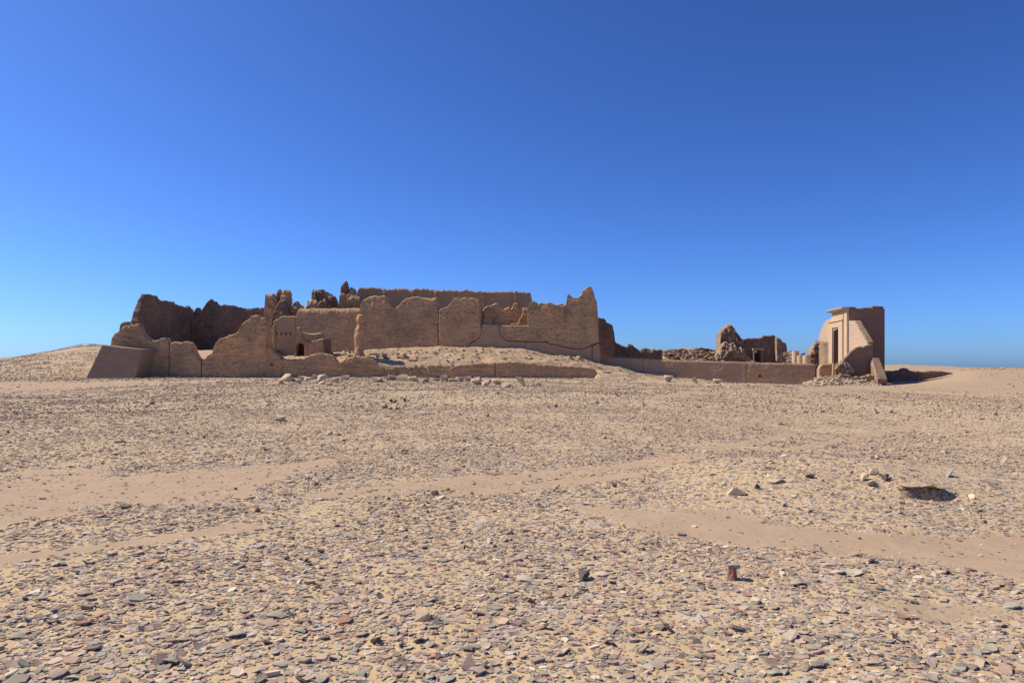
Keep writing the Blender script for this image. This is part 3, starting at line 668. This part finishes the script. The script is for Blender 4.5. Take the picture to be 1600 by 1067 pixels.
column(1260.5, 555, 92, .49, 'short thick pale column stump nearest the gate')

# ------------------------------------------------------------------ gate
GA, GB = np.array(at(1281, 97.0)), np.array(at(1361.5, 80.0))
ge = (GB - GA) / np.hypot(*(GB - GA)); gn = np.array([-ge[1], ge[0]])     # gn points away from the lit face (to +X)
if gn[0] < 0: gn = -gn
def gp(px, py=None, z=None, off=0.0):
    (u, zz), = plane_hits(GA, GB, [(px, py if py is not None else 575)])
    p = GA + ge * u + gn * off
    return np.array((p[0], p[1], z if z is not None else zz))
gate = thing('gateway', tuple(gp(1312, z=-.4)), 'tall plastered gate tower with cornice, tall doorway and sloping broken wing', 'gate')
def gprism(name, pts, off, th, mat, parent=gate):
    V, Fc = prism([gp(x, y, off=off) for x, y in pts], (gn[0] * th, gn[1] * th, 0)); o = put(name, V, Fc, mat, parent); fix_normals(o); return o
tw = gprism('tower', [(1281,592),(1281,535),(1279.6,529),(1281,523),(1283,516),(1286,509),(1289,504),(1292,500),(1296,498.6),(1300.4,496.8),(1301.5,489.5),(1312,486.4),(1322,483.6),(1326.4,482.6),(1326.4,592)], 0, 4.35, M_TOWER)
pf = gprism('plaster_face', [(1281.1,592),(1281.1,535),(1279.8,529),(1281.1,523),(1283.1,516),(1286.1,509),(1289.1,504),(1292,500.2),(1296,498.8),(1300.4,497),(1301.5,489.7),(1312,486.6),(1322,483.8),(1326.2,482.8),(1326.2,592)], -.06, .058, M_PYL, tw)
dz0, dz1 = 592, 515
dp = [(1303, 592), (1303.3, 517.5), (1306, 515.2), (1312.2, 513.6), (1312.2, 592)]
V, Fc = prism([gp(x, y, off=-1) for x, y in dp], (gn[0] * 7, gn[1] * 7, 0)); cut(tw, V, Fc); cut(pf, V, Fc)
# broken steps along the tower's upper edge, seen from its side
q0 = gp(1326.4, 482.6); zt = q0[2]
for d0, d1, dh in ((0.1, .9, .22), (.9, 1.7, .02), (1.7, 2.9, .10), (2.9, 4.2, .30)):
    a = gp(1326.3, z=zt - .5); w = ge * -2.6
    V, Fc = prism([(a[0] + gn[0]*d0, a[1] + gn[1]*d0, zt - .5), (a[0] + gn[0]*d1, a[1] + gn[1]*d1, zt - .5), (a[0] + gn[0]*d1, a[1] + gn[1]*d1, zt + dh - .02), (a[0] + gn[0]*d0, a[1] + gn[1]*d0, zt + dh + .03)], (w[0], w[1], 0))
    o = put('crest_step', np.array(V) + np.array((ge[0] * -.01, ge[1] * -.01, 0)), Fc, M_TOWER, tw); fix_normals(o)
# stone door frame, lintels, cornice
gprism('door_jamb', [(1297,592),(1297.4,514),(1302.9,512.5),(1302.9,592)], -.22, .25, M_LIME)
gprism('door_jamb', [(1312.6,592),(1312.6,511),(1319,509.5),(1319,592)], -.22, .25, M_LIME)
lt = gprism('lintel', [(1297.4,513.6),(1297.6,505.2),(1319,500.3),(1319,509.2),(1312,511.2),(1303,512.4)], -.225, .27, M_LIME)
gprism('lintel_moulding', [(1297,505),(1297,503.6),(1319.6,498.4),(1319.6,500)], -.34, .37, M_LIME, lt)
gprism('frieze', [(1301,502.4),(1301.4,492),(1319.4,486.5),(1319.4,498.2)], -.16, .2, M_LIME)
gprism('side_pilaster', [(1321,592),(1321,485.6),(1325.9,484.2),(1325.9,592)], -.2, .22, M_LIME)
gprism('side_pilaster', [(1319.5,592),(1319.5,487),(1320.4,486.6),(1320.4,592)], -.08, .1, M_PYL)
gprism('lintel_peg', [(1312,491),(1312,488),(1313,487.8),(1313,490.8)], -.26, .15, M_PYL, lt)
def cornice():
    rows = [(489.6, 483.9, -.18), (488.8, 482.9, -.35), (487.6, 481.6, -.75), (487.0, 480.9, -.8), (485.8, 479.6, -.8), (485.6, 479.4, .6)]
    V, Fc = [], []
    for yl, yr, off in rows:
        a = gp(1299.5, yl); b = gp(1325.8, yr)
        for p in (a, b): V.append((p[0] + gn[0] * off, p[1] + gn[1] * off, p[2]))
    V += [(V[10][0], V[10][1], V[0][2]), (V[11][0], V[11][1], V[1][2])]
    k = 7
    for i in range(k - 1): Fc.append((2*i, 2*i+1, 2*i+3, 2*i+2))
    Fc.append((12, 13, 1, 0)); Fc.append(tuple(2*i for i in range(k))); Fc.append(tuple(2*i+1 for i in range(k - 1, -1, -1)))
    o = put('cornice', V, Fc, M_LIME, gate); fix_normals(o)
cornice()
gprism('exposed_brickwork', [(1281.2,592),(1281.2,534),(1283,532),(1285,534.8),(1288,533),(1290.5,536.2),(1293,533.6),(1296.4,535.5),(1296.4,592)], -.12, .1, M_BRK, tw)
# sloping broken wing continuing the lit face toward the viewer's side
gprism('wing', [(1326.5,592),(1326.5,501),(1330,501),(1335.5,501.6),(1338,507),(1342,514),(1347,522.5),(1352,531),(1355.4,537.2),(1355.5,594)], .02, .55, M_PYL)
gprism('wing_core', [(1334.4,500.8),(1336,500.9),(1340.6,508.5),(1346,517.4),(1351.6,527),(1355.6,534.2),(1355.3,537),(1352,531),(1347,522.5),(1342,514),(1338,507)], .1, .55, M_BRK)
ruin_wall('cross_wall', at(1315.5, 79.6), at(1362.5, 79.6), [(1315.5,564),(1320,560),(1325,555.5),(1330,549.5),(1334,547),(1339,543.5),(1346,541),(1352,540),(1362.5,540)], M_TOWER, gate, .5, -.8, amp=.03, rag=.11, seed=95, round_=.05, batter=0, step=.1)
def ramp_buttress():
    tl, tr = np.array((ray(1363.4, 79.4), 79.4, zpx(558.5, 79.4))), np.array((ray(1373.2, 79.4), 79.4, zpx(558.5, 79.4)))
    bl, br = np.array((ray(1371.5, 76.2), 76.2, zpx(592, 76.2))), np.array((ray(1386.3, 76.4), 76.4, zpx(592, 76.4)))
    g = lambda p, dy=0: np.array((p[0], p[1] + dy, -.9))
    V = [tl, tr, br, bl, g(tl, 1), g(tr, 1), g(br), g(bl), tl + (0, 1, 0), tr + (0, 1, 0)]
    o = put('sloping_buttress', V, [(0,1,2,3),(3,2,6,7),(0,3,7,4,8),(1,9,5,6,2),(8,9,1,0),(4,5,9,8),(4,7,6,5)], M_BRK, gate); fix_normals(o)
ramp_buttress()
ruin_wall('wing_foot', at(1362, 82), at(1384.5, 82), [(1362,566),(1372,568),(1378,576),(1384.5,579)], M_PLAS, gate, 3.0, -.8, amp=.03, rag=.03, seed=96)
# low walls and heap in front of the gate
fw = thing('forecourt_wall', (ray(1310, 79), 79, -.5), 'low broken mudbrick wall at the foot of the gate, rubble on top', 'wall')
ruin_wall('wall_section', at(1281, 81), at(1306, 81), [(1281,574),(1284,569),(1290,568.4),(1298,568.2),(1306,568)], M_PLAS, fw, .9, -.8, amp=.08, rag=.04, seed=97)
ruin_wall('wall_section', (ray(1306.4, 79.2), 79.0), (ray(1306.4, 81.5) + .1, 81.9), [(0, zpx(568, 79.2)), (1.5, zpx(567.5, 79.2)), (2.9, zpx(567, 79.2))], M_PLAS, fw, .5, -.8, amp=.03, rag=.03, seed=98, px=False)
ruin_wall('wall_section', at(1309, 77.6), at(1370, 77.6), [(1309,588),(1316,585),(1325,584.5),(1338,588),(1352,587),(1362,584),(1370,588)], M_BRK, fw, .9, -.9, amp=.10, rag=.08, seed=99)
ruin_wall('rubble_core', at(1309, 78.4), at(1337, 78.4), [(1309,578),(1312,569),(1318,564),(1325,563.5),(1330,566),(1334,572),(1337,582)], M_RUB, fw, 1.4, -.8, amp=.25, rag=.25, seed=100, lump=.4, round_=.3, step=.1)
sp = []
for _ in range(420):
    px = rng.gauss(1315, 32); Y = rng.uniform(73.5, 77.6)
    if not 1252 < px < 1382: continue
    top = np.interp(px, [1252, 1280, 1300, 1330, 1360, 1382], [601, 588, 587, 592, 594, 599])
    x = ray(px, Y); g = float(hgt(x, Y)); z = g + max(0, zpx(top, 77.5) - g) * (Y - 73.5) / 4.1
    sp.append((x, Y, z + rng.uniform(-.08, .06), rng.uniform(.12, .45)))
rubble('rubble', sp, M_STONE, 3, kind='stuff', label='grey rubble spilled over the ground in front of the gate', category='rubble')
def fz2(X, Y):
    s = 800 + F * X / Y; g = hgt(X, Y)
    top = zpx(np.interp(s, [1246, 1265, 1282, 1300, 1330, 1360, 1392], [603, 595, 588.5, 588.5, 593, 595, 604]), 77.5)
    k = np.clip((Y - 73) / 4.5, 0, 1)
    return g - .25 + np.maximum(top - g + .15, 0) * k + .10 * fbm(X * .9, Y * .9, 3.6, 4)
bank('rubble_bank', 30, 43.5, 72.5, 81, fz2, M_MOUND, .22)
ruin_wall('gate_stub', at(1267, 98.5), at(1283, 98.5), [(1267,556),(1270,548),(1273,541),(1276,536),(1279,534),(1283,531)], M_RUB, None, 2.0, -.4, amp=.3, rag=.3, seed=101, lump=.5, step=.12,
          label='jagged dark rubble masonry stub against the back edge of the gate', category='ruin')
ruin_wall('side_wall', at(1383, 92), at(1490, 92), [(1383,579),(1403,579.3),(1408,578),(1410,575.4),(1416,575),(1421.5,575.6),(1423,579),(1440,580),(1456,579),(1472,580),(1490,582)], M_MUDD, None, .9, -.8, amp=.06, rag=.06, seed=102,
          label='low shadowed mudbrick wall on the far side of the gate', category='wall')

# ------------------------------------------------------------------ fallen stones (px, foot row, width px, height px)
STONES = [(446,596,23,13),(438,599,11,5),(458,596,8,5),(466,599,9,7),(471,594,14,7),(482,594,16,6),(492,592,10,7),(503,596,17,12),(487,599,13,5),(502,601,14,5),(512,602,11,4),(521,597,16,8),(530,594,9,6),(539,594,13,8),(549,594,9,5),
 (589,597,16,8),(604,594,10,6),(613,594,16,8),(627,595,21,11),(645,596,17,8),(664,597,17,7),(681,595,13,4),(694,596,12,10),(708,597,15,5),(720,596,16,7),(731,595,11,7),(744,601,17,9),(746,595,12,6),(760,603,14,8),(763,598,10,5),(775,601,12,8),(783,600,7,5),(790.5,606,14,9),(814,603,19,12),(834,604,6,4),(841,604,10,7)]
rng = random.Random(11)
rock_lib = []
for k in range(14): rock_lib.append(hull_rock(rng, 1, 1, 1, 11, .45))
def stone(px, py, w, h, label, mat=M_STONE, name='stone_block', cat='stone', group='fallen stone blocks along the wall foot', rz=None, sink=.12):
    x, y, z = ground_hit(px, py); W = w / F * y; Hh = h / F * y
    V, Fc = rock_lib[rng.randrange(14)]
    V = V / (V.max(0) - V.min(0)) ; V = V - (V.max(0) + V.min(0)) / 2
    a = rng.uniform(-.35, .35); tl = rng.uniform(-.15, .15)
    V = V * (W, W * rng.uniform(.6, .9), Hh * 1.12)
    V = np.stack([V[:, 0] * math.cos(tl) - V[:, 2] * math.sin(tl), V[:, 1], V[:, 0] * math.sin(tl) + V[:, 2] * math.cos(tl)], 1)
    V = np.stack([V[:, 0] * math.cos(a) - V[:, 1] * math.sin(a), V[:, 0] * math.sin(a) + V[:, 1] * math.cos(a), V[:, 2]], 1)
    V[:, 2] -= V[:, 2].min() + Hh * sink
    o = put(name, V + np.array((x, y + W * .3, z)), Fc, mat, label=label, category=cat)
    if group: o['group'] = group
    return o
for k, (px, py, w, h) in enumerate(STONES):
    sz = 'large' if w >= 16 else ('small' if w <= 10 else 'middling'); fl = 'flat ' if h / w < .45 else ''
    wh = 'in the tumbled heap below the arched chamber ruin' if px < 560 else ('in the row of stones below the lone pillar' if px < 700 else 'before the straight face of the wall remnant')
    lab = f'{sz} {fl}pale stone block {wh}'; g = f'{sz} {fl}stones ' + wh
    if k == 0: lab, g = 'large peaked pale boulder at the end of the row of fallen stones', None
    if px == 814: lab, g = 'big rounded brown boulder lying apart in front of the wall remnant', None
    stone(px, py, w, h, lab, group=g)
for px, py, w, h in ((1045,597,14,11),(1087,600,11,10),(1122,599,14,7)):
    stone(px, py, w, h, 'single pale boulder on the slope in front of the low plastered wall', group='boulders before the low wall', name='boulder', cat='boulder')
stone(435, 658, 20, 8, 'flat slab of pale stone lying alone on the stony slope', group=None, name='stone_slab')
for px, py, w, h in ((234,632,14,5),(228,637,8,4),(497,679,8,7),(514,680,11,8),(529,681,10,5)):
    stone(px, py, w, h, 'small brown stone standing out on the stony slope', group='small stones on the slope', name='small_stone')
for px, py, w, h in ((611,629,6,5),(617,630,7,5),(632,628,5,6),(601,638,9,5),(610,640,7,4),(619,640,6,4),(679,774,12,6),(500,865,12,6)):
    stone(px, py, w, h, 'small dark reddish stone on the sherd-strewn slope', M_DARKR, 'small_stone', group='dark stones on the slope')
# near specials
def crust():
    r2 = random.Random(9)
    for k, (dx, w) in enumerate(((-.17, .24), (.02, .22), (.18, .18))):
        V, Fc = hull_rock(r2, w, .34, .05, 16, .8); x, y = 5.30 + dx, 8.82 + .03 * (k % 2)
        o = put('crust_slab', V + np.array((x, y, float(hgt(x, y + .1)) + .015)), Fc, M_MOUND, label=('left-hand', 'middle', 'right-hand')[k] + ' slab of earthy crust roofing the small dark hollow', category='crust slab')
        o['label'] = ('broad', 'middling', 'narrow')[k] + ' slab of earthy crust roofing the small dark hollow'; o['group'] = 'crust slabs over the hollow'
crust()
stone(1153, 775, 30, 13, 'rounded brown lump of rock in a sandy patch on the hummock', M_STONE, 'rock', 'rock', None)
stone(915, 908, 20, 16, 'dark purplish rock among the potsherds', M_DARKR, 'rock', 'rock', None)
stone(660, 972, 27, 18, 'rough grey conglomerate lump among curved potsherds', M_STONE, 'rock', 'rock', None)
stone(587, 1008, 17, 12, 'small dark round rock among the potsherds', M_DARKR, 'rock', 'rock', None)
def clay_stub():
    x, y, z = ground_hit(1144, 905); t = thing('clay_stub', (x, y, z), 'upright reddish-brown clay stub capped by a grey sherd, casting a long shadow', 'clay stub')
    V, Fc, K = [], [], 12
    for zz, r in ((-.02, .060), (.02, .044), (.05, .034), (.08, .031), (.105, .036)):
        for k in range(K):
            th = 6.2832 * k / K; q = r * (1 + .3 * float(pn(math.cos(th) * 1.6, math.sin(th) * 1.6, zz * 18)))
            V.append((x + q * math.cos(th), y + q * .8 * math.sin(th), z + zz))
    for i in range(4): Fc += [(i*K+k, i*K+(k+1) % K, (i+1)*K+(k+1) % K, (i+1)*K+k) for k in range(K)]
    Fc.append(tuple(range(4*K, 5*K)))
    put('stub', V, Fc, plain_mat('red_clay', (.30, .15, .10), .2, 8, .01, 40), t)
    W, Gc = hull_rock(random.Random(3), .12, .09, .03, 12, .6)
    put('cap_sherd', W + np.array((x + .01, y, z + .115)), Gc, plain_mat('cap_grey', (.36, .35, .30), .1, 12, .004, 60), t)
clay_stub()
for px, py, w, h in ((1354,752,13,12),(1368,744,14,9),(1390,752,20,10),(1215,756,26,7),(1184,764,9,9),(1268,748,14,6),(1410,788,10,6),(1365,762,15,9),(1104,708,9,4),(1364,718,8,8)):
    stone(px, py, w, h, 'stone lying on the sandy hummock beyond the footpath', rng.choice([M_STONE, M_DARKR]), 'hummock_stone', 'stone', 'stones on the sandy hummock')

# ------------------------------------------------------------------ potsherds
PAL = np.array([(.30,.225,.195),(.37,.285,.245),(.25,.215,.195),(.43,.36,.31),(.33,.235,.205),(.29,.27,.235),(.21,.165,.15),(.33,.19,.145),(.48,.41,.35),(.27,.26,.24)])
PW = np.array([.17,.17,.14,.12,.10,.11,.06,.02,.05,.06])
rs = np.random.RandomState(21)
def frame(X, Y):
    e = .12; gx = (hgt(X + e, Y) - hgt(X - e, Y)) / (2 * e); gy = (hgt(X, Y + e) - hgt(X, Y - e)) / (2 * e); return gx, gy
def scatter():
    VX, loops, sizes_, cols = [], [], [], []
    base = 0; zones = [(1.5,7,860,.0285,6),(7,14,580,.031,5),(14,25,250,.040,4),(25,46,80,.054,4),(46,80,9,.085,4),(80,190,7,.15,4)]
    totV, totL, starts, totals = [], [], [], []
    lstart = 0
    for r0, r1, dens, med, k in zones:
        half = math.radians(45); n = int(half * (r1 * r1 - r0 * r0) * dens)
        r = np.sqrt(rs.uniform(r0 * r0, r1 * r1, n)); a = rs.uniform(-half, half, n); X, Y = r * np.sin(a), r * np.cos(a)
        Z = hgt(X, Y); b = bare(X, Y, Z)
        patch = fbm(X * .55, Y * .55, 9.9, 3); pr = np.clip(.78 + .75 * patch, .12, 1)
        pr = np.where(np.hypot((X - 4.9) / 3.4, (Y - 10.6) / 2.0) < 1, pr * .62, pr)
        if r0 >= 80: s_ = 800 + F * X / Y; pr = pr * ((s_ < 330) | (s_ > 1500))
        keep = (rs.uniform(size=n) < pr * (1 - .94 * b))
        X, Y, Z = X[keep], Y[keep], Z[keep]; n = len(X)
        S = np.clip(med * np.exp(rs.normal(0, .42, n)), .012, .30)
        th = np.sort((np.arange(k)[None] + rs.uniform(-.38, .38, (n, k))) * 2 * np.pi / k, 1)
        rad = S[:, None] * .58 * rs.uniform(.72, 1.15, (n, k)); asp = rs.uniform(.5, .95, n)[:, None]
        lx, ly = rad * np.cos(th), rad * np.sin(th) * asp
        t = (np.clip(S * rs.uniform(.09, .19, n), .004, .05))[:, None]
        if r0 >= 25: t = t * 1.8
        bend = rs.uniform(-.9, .9, n)[:, None] / S[:, None]
        top = np.stack([lx, ly, t * .75 + 0 * lx + bend * lx * lx * .35], -1); bot = np.stack([lx * .97, ly * .97, -t * .6 + 0 * lx + bend * lx * lx * .35], -1)
        P = np.concatenate([top, bot], 1)
        yaw = rs.uniform(0, 2 * np.pi, n); gx, gy = frame(X, Y)
        tilt = np.where(rs.uniform(size=n) < .07, .42, .11)
        tx, ty = gx + rs.normal(0, 1, n) * tilt, gy + rs.normal(0, 1, n) * tilt
        c, s = np.cos(yaw)[:, None], np.sin(yaw)[:, None]
        px = P[..., 0] * c - P[..., 1] * s; py = P[..., 0] * s + P[..., 1] * c
        pz = P[..., 2] + px * tx[:, None] + py * ty[:, None]
        lift = (S * .16 * np.hypot(tx - gx, ty - gy) * 2)[:, None]
        W = np.stack([px + X[:, None], py + Y[:, None], pz + Z[:, None] + lift], -1)
        ci = rs.choice(len(PAL), n, p=PW / PW.sum()); C = PAL[ci] * np.array((1.34, 1.29, 1.12)) * rs.uniform(.78, 1.22, n)[:, None]
        if r0 >= 14: C = C * (.55 if r0 < 25 else .38) + np.array((.50, .375, .255)) * (.45 if r0 < 25 else .62) * rs.uniform(.8, 1.15, n)[:, None]
        totV.append(W.reshape(-1, 3)); cols.append(np.repeat(C, 2 * k, 0))
        o = base + np.arange(n)[:, None] * 2 * k
        topf = o + np.arange(k)[None]
        i = np.arange(k); i2 = (i + 1) % k
        side = np.stack([o + i[None] + 0, o + i[None] + k, o + i2[None] + k, o + i2[None]], -1)          # n,k,4
        L = np.concatenate([topf, side.reshape(n, -1)], 1)
        tot = np.tile(np.concatenate([[k], np.full(k, 4)]), (n, 1))
        totL.append(L.ravel()); totals.append(tot.ravel()); base += n * 2 * k
    V = np.concatenate(totV); L = np.concatenate(totL); T = np.concatenate(totals); Cc = np.concatenate(cols)
    me = bpy.data.meshes.new('potsherd_litter')
    me.vertices.add(len(V)); me.vertices.foreach_set('co', V.astype(np.float32).ravel())
    me.loops.add(len(L)); me.loops.foreach_set('vertex_index', L.astype(np.int32))
    me.polygons.add(len(T)); me.polygons.foreach_set('loop_start', np.concatenate([[0], np.cumsum(T)[:-1]]).astype(np.int32))
    me.polygons.foreach_set('use_smooth', np.zeros(len(T), bool)); me.update(calc_edges=True)
    a = me.attributes.new('col', 'FLOAT_COLOR', 'POINT')
    a.data.foreach_set('color', np.hstack([Cc, np.ones((len(Cc), 1))]).astype(np.float32).ravel())
    me.materials.append(M_SHERD)
    link('potsherd_litter', me, kind='stuff', label='dense litter of small broken potsherds strewn over the sand', category='potsherds')
    print('sherds', len(V), 'tris', int((T - 2).sum()))
scatter()

# the larger sherds, one by one: curved plates with broken edges
KINDS = [('reddish_brown', (.36,.20,.145), 'reddish-brown curved potsherd lying on the sandy ground'),
         ('pale_pinkish', (.53,.44,.33), 'pale pinkish potsherd lying flat on the sandy ground'),
         ('grey_green', (.36,.335,.25), 'grey-green potsherd lying on the sandy ground'),
         ('mauve_grey', (.41,.325,.25), 'mauve-grey potsherd lying on the sandy ground'),
         ('dark_grey', (.23,.195,.155), 'dark grey potsherd lying on the sandy ground')]
KM = [plain_mat('sherd_' + k, c, .16, 14, .004, 70) for k, c, _ in KINDS]
def sherd_mesh(rng, mat, curve=1.0):
    k = rng.randint(6, 8); th = sorted((i + rng.uniform(-.36, .36)) * 6.2832 / k for i in range(k))
    out = [(math.cos(t) * rng.uniform(.40, .56), math.sin(t) * rng.uniform(.24, .44)) for t in th]
    out2 = []
    for a, b in zip(out, out[1:] + out[:1]):
        out2 += [a, ((a[0]+b[0])/2 + rng.uniform(-.02, .02), (a[1]+b[1])/2 + rng.uniform(-.02, .02))]
    n = len(out2); R = rng.uniform(.7, 1.6) / curve; t = rng.uniform(.05, .085); sg = rng.choice([-1, -1, 1])
    V, Fc = [], []
    for q, sc in enumerate((1.0, .55)):
        for x, y in out2: V.append((x*sc, y*sc, sg * ((x*sc)**2 + .4*(y*sc)**2) / (2*R) + t))
    V.append((0, 0, t)); top = 2 * n
    for x, y in out2: V.append((x*.98, y*.98, sg * (x*x + .4*y*y) / (2*R)))
    V.append((0, 0, 0)); bot = 3 * n + 1
    for i in range(n):
        j = (i + 1) % n
        Fc += [(i, j, n+j, n+i), (n+i, n+j, top), (j, i, 2*n+1+i, 2*n+1+j), (2*n+1+j, 2*n+1+i, bot)]
    V = np.array(V); V[:, 2] -= V[:, 2].min()
    return mesh('potsherd', V, Fc, mat)
rng = random.Random(33)
LIB = [[sherd_mesh(rng, KM[k]) for _ in range(9)] for k in range(5)]
def place_sherd(k, x, y, size, tilt=.14, me=None, label=None, group=True, yaw=None):
    o = bpy.data.objects.new('potsherd', me or LIB[k][rng.randrange(9)]); COL.objects.link(o)
    gx, gy = [float(v) for v in frame(np.array(x), np.array(y))]
    n = Vector((-gx + rng.gauss(0, tilt), -gy + rng.gauss(0, tilt), 1)).normalized()
    q = n.to_track_quat('Z', 'Y') @ Matrix.Rotation(rng.uniform(0, 6.28) if yaw is None else yaw, 3, 'Z').to_quaternion()
    o.rotation_mode = 'QUATERNION'; o.rotation_quaternion = q
    o.scale = (size, size, size * rng.uniform(.8, 1.1))
    o.location = (x, y, float(hgt(x, y)) + size * .02)
    tone = KINDS[k][0].replace('_', ' '); sz = 'broad' if size > .105 else ('small' if size < .07 else 'hand-sized')
    lie = 'tipped up on edge' if n.z < .93 else 'lying flat'
    nb = float(bare(np.array(x), np.array(y + .45))) + float(bare(np.array(x), np.array(y - .45)))
    wh = 'at the edge of a bare sandy strip' if nb > .3 else ('on the sand of the near foreground' if y < 4.6 else 'in the sherd-strewn ground beyond the foreground')
    o['label'] = label or f'{sz} {tone} potsherd {lie} {wh}'; o['category'] = 'potsherd'; o['kind'] = 'thing'
    if group: o['group'] = f'{sz} {tone} potsherds {lie} {wh}'
SPECIAL = [(1330,896,34,1,'large pale dished potsherd beside a sandy hollow, its hollow side up'),(1295,884,22,1,None),(1310,897,24,1,None),(1247,915,28,3,None),(498,864,14,2,None),
 (540,972,30,0,None),(615,990,26,2,None),(690,975,16,2,None),(746,1050,34,3,None),(435,1040,26,2,None),(1385,1003,26,2,None),(1262,1002,24,3,None),(1212,1055,22,2,None),(820,908,32,1,None),(895,930,18,2,None),(770,960,20,2,None),(675,940,22,2,None),(25,1040,34,3,None),(90,1055,38,3,None),(130,975,28,0,None),(1410,965,24,0,None),(1580,950,26,2,None),(430,1020,24,1,None)]
for px, py, w, k, lab in SPECIAL:
    x, y, z = ground_hit(px, py); place_sherd(k, x, y, w / F * y * 1.05, .10, label=lab, group=lab is None)
cnt = 0
while cnt < 275:
    py = 1085 - 255 * rng.random() ** 1.5; px = rng.uniform(-20, 1620)
    x, y, z = ground_hit(px, py)
    if float(bare(np.array(x), np.array(y))) > .15: continue
    k = rng.choices(range(5), (.06, .28, .27, .28, .11))[0]
    place_sherd(k, x, y, min(.17, .068 * math.exp(rng.gauss(0, .34))), .12 if rng.random() < .9 else .4); cnt += 1

# stones and clods on the mound
sp = []
rng = random.Random(77)
for _ in range(900):
    px = rng.uniform(440, 1060); Y = rng.uniform(86.6, 92.6) if px < 930 else rng.uniform(80.5, 90.5)
    x = ray(px, Y); s = min(.9, .16 * math.exp(rng.gauss(0, .55)))
    sp.append((x, Y, float(mound_z(np.array(x), np.array(Y))) + s * .1, s))
for _ in range(80):
    px = rng.uniform(450, 930); Y = rng.uniform(86.4, 91.5); x = ray(px, Y)
    s = rng.uniform(.5, 1.3); sp.append((x, Y, float(mound_z(np.array(x), np.array(Y))) - s * .2, s))
for px, py, Y, s in ((632,556,88.5,1.3),(622,552,89.5,.6),(536,552,90.5,1.2),(545,549,91,.9),(516,548,91.5,.9),(905,552,90,.9),(600,552,89,1.0),(590,553,88.6,.9),(548,556,88,.8),(640,562,87.6,.8)):
    sp.append((ray(px, Y), Y, float(mound_z(np.array(ray(px, Y)), np.array(Y))) + s * .15, s))
rubble('mound_rubble', sp, M_MOUND, 4, kind='stuff', label='clods and broken brick scattered over the debris mound', category='rubble')

# small debris fallen along the feet of the walls
sp = []
for _ in range(330):
    if rng.random() < .6: px = rng.uniform(225, 930); Y = 84.9 - abs(rng.gauss(0, .45))
    else:
        px = rng.uniform(1010, 1255); Y = 92 - 7 * (px - 926) / 348 - abs(rng.gauss(0, .45)) - .05
    x = ray(px, Y); g = max(float(hgt(x, Y)), float(mound_z(np.array(x), np.array(Y))) if 925 < px < 1180 else -9); sp.append((x, Y, g + .01, min(.5, .13 * math.exp(rng.gauss(0, .5)))))
rubble('wall_foot_debris', sp, M_STONE, 6, kind='stuff', label='small fallen debris scattered along the feet of the walls', category='debris')
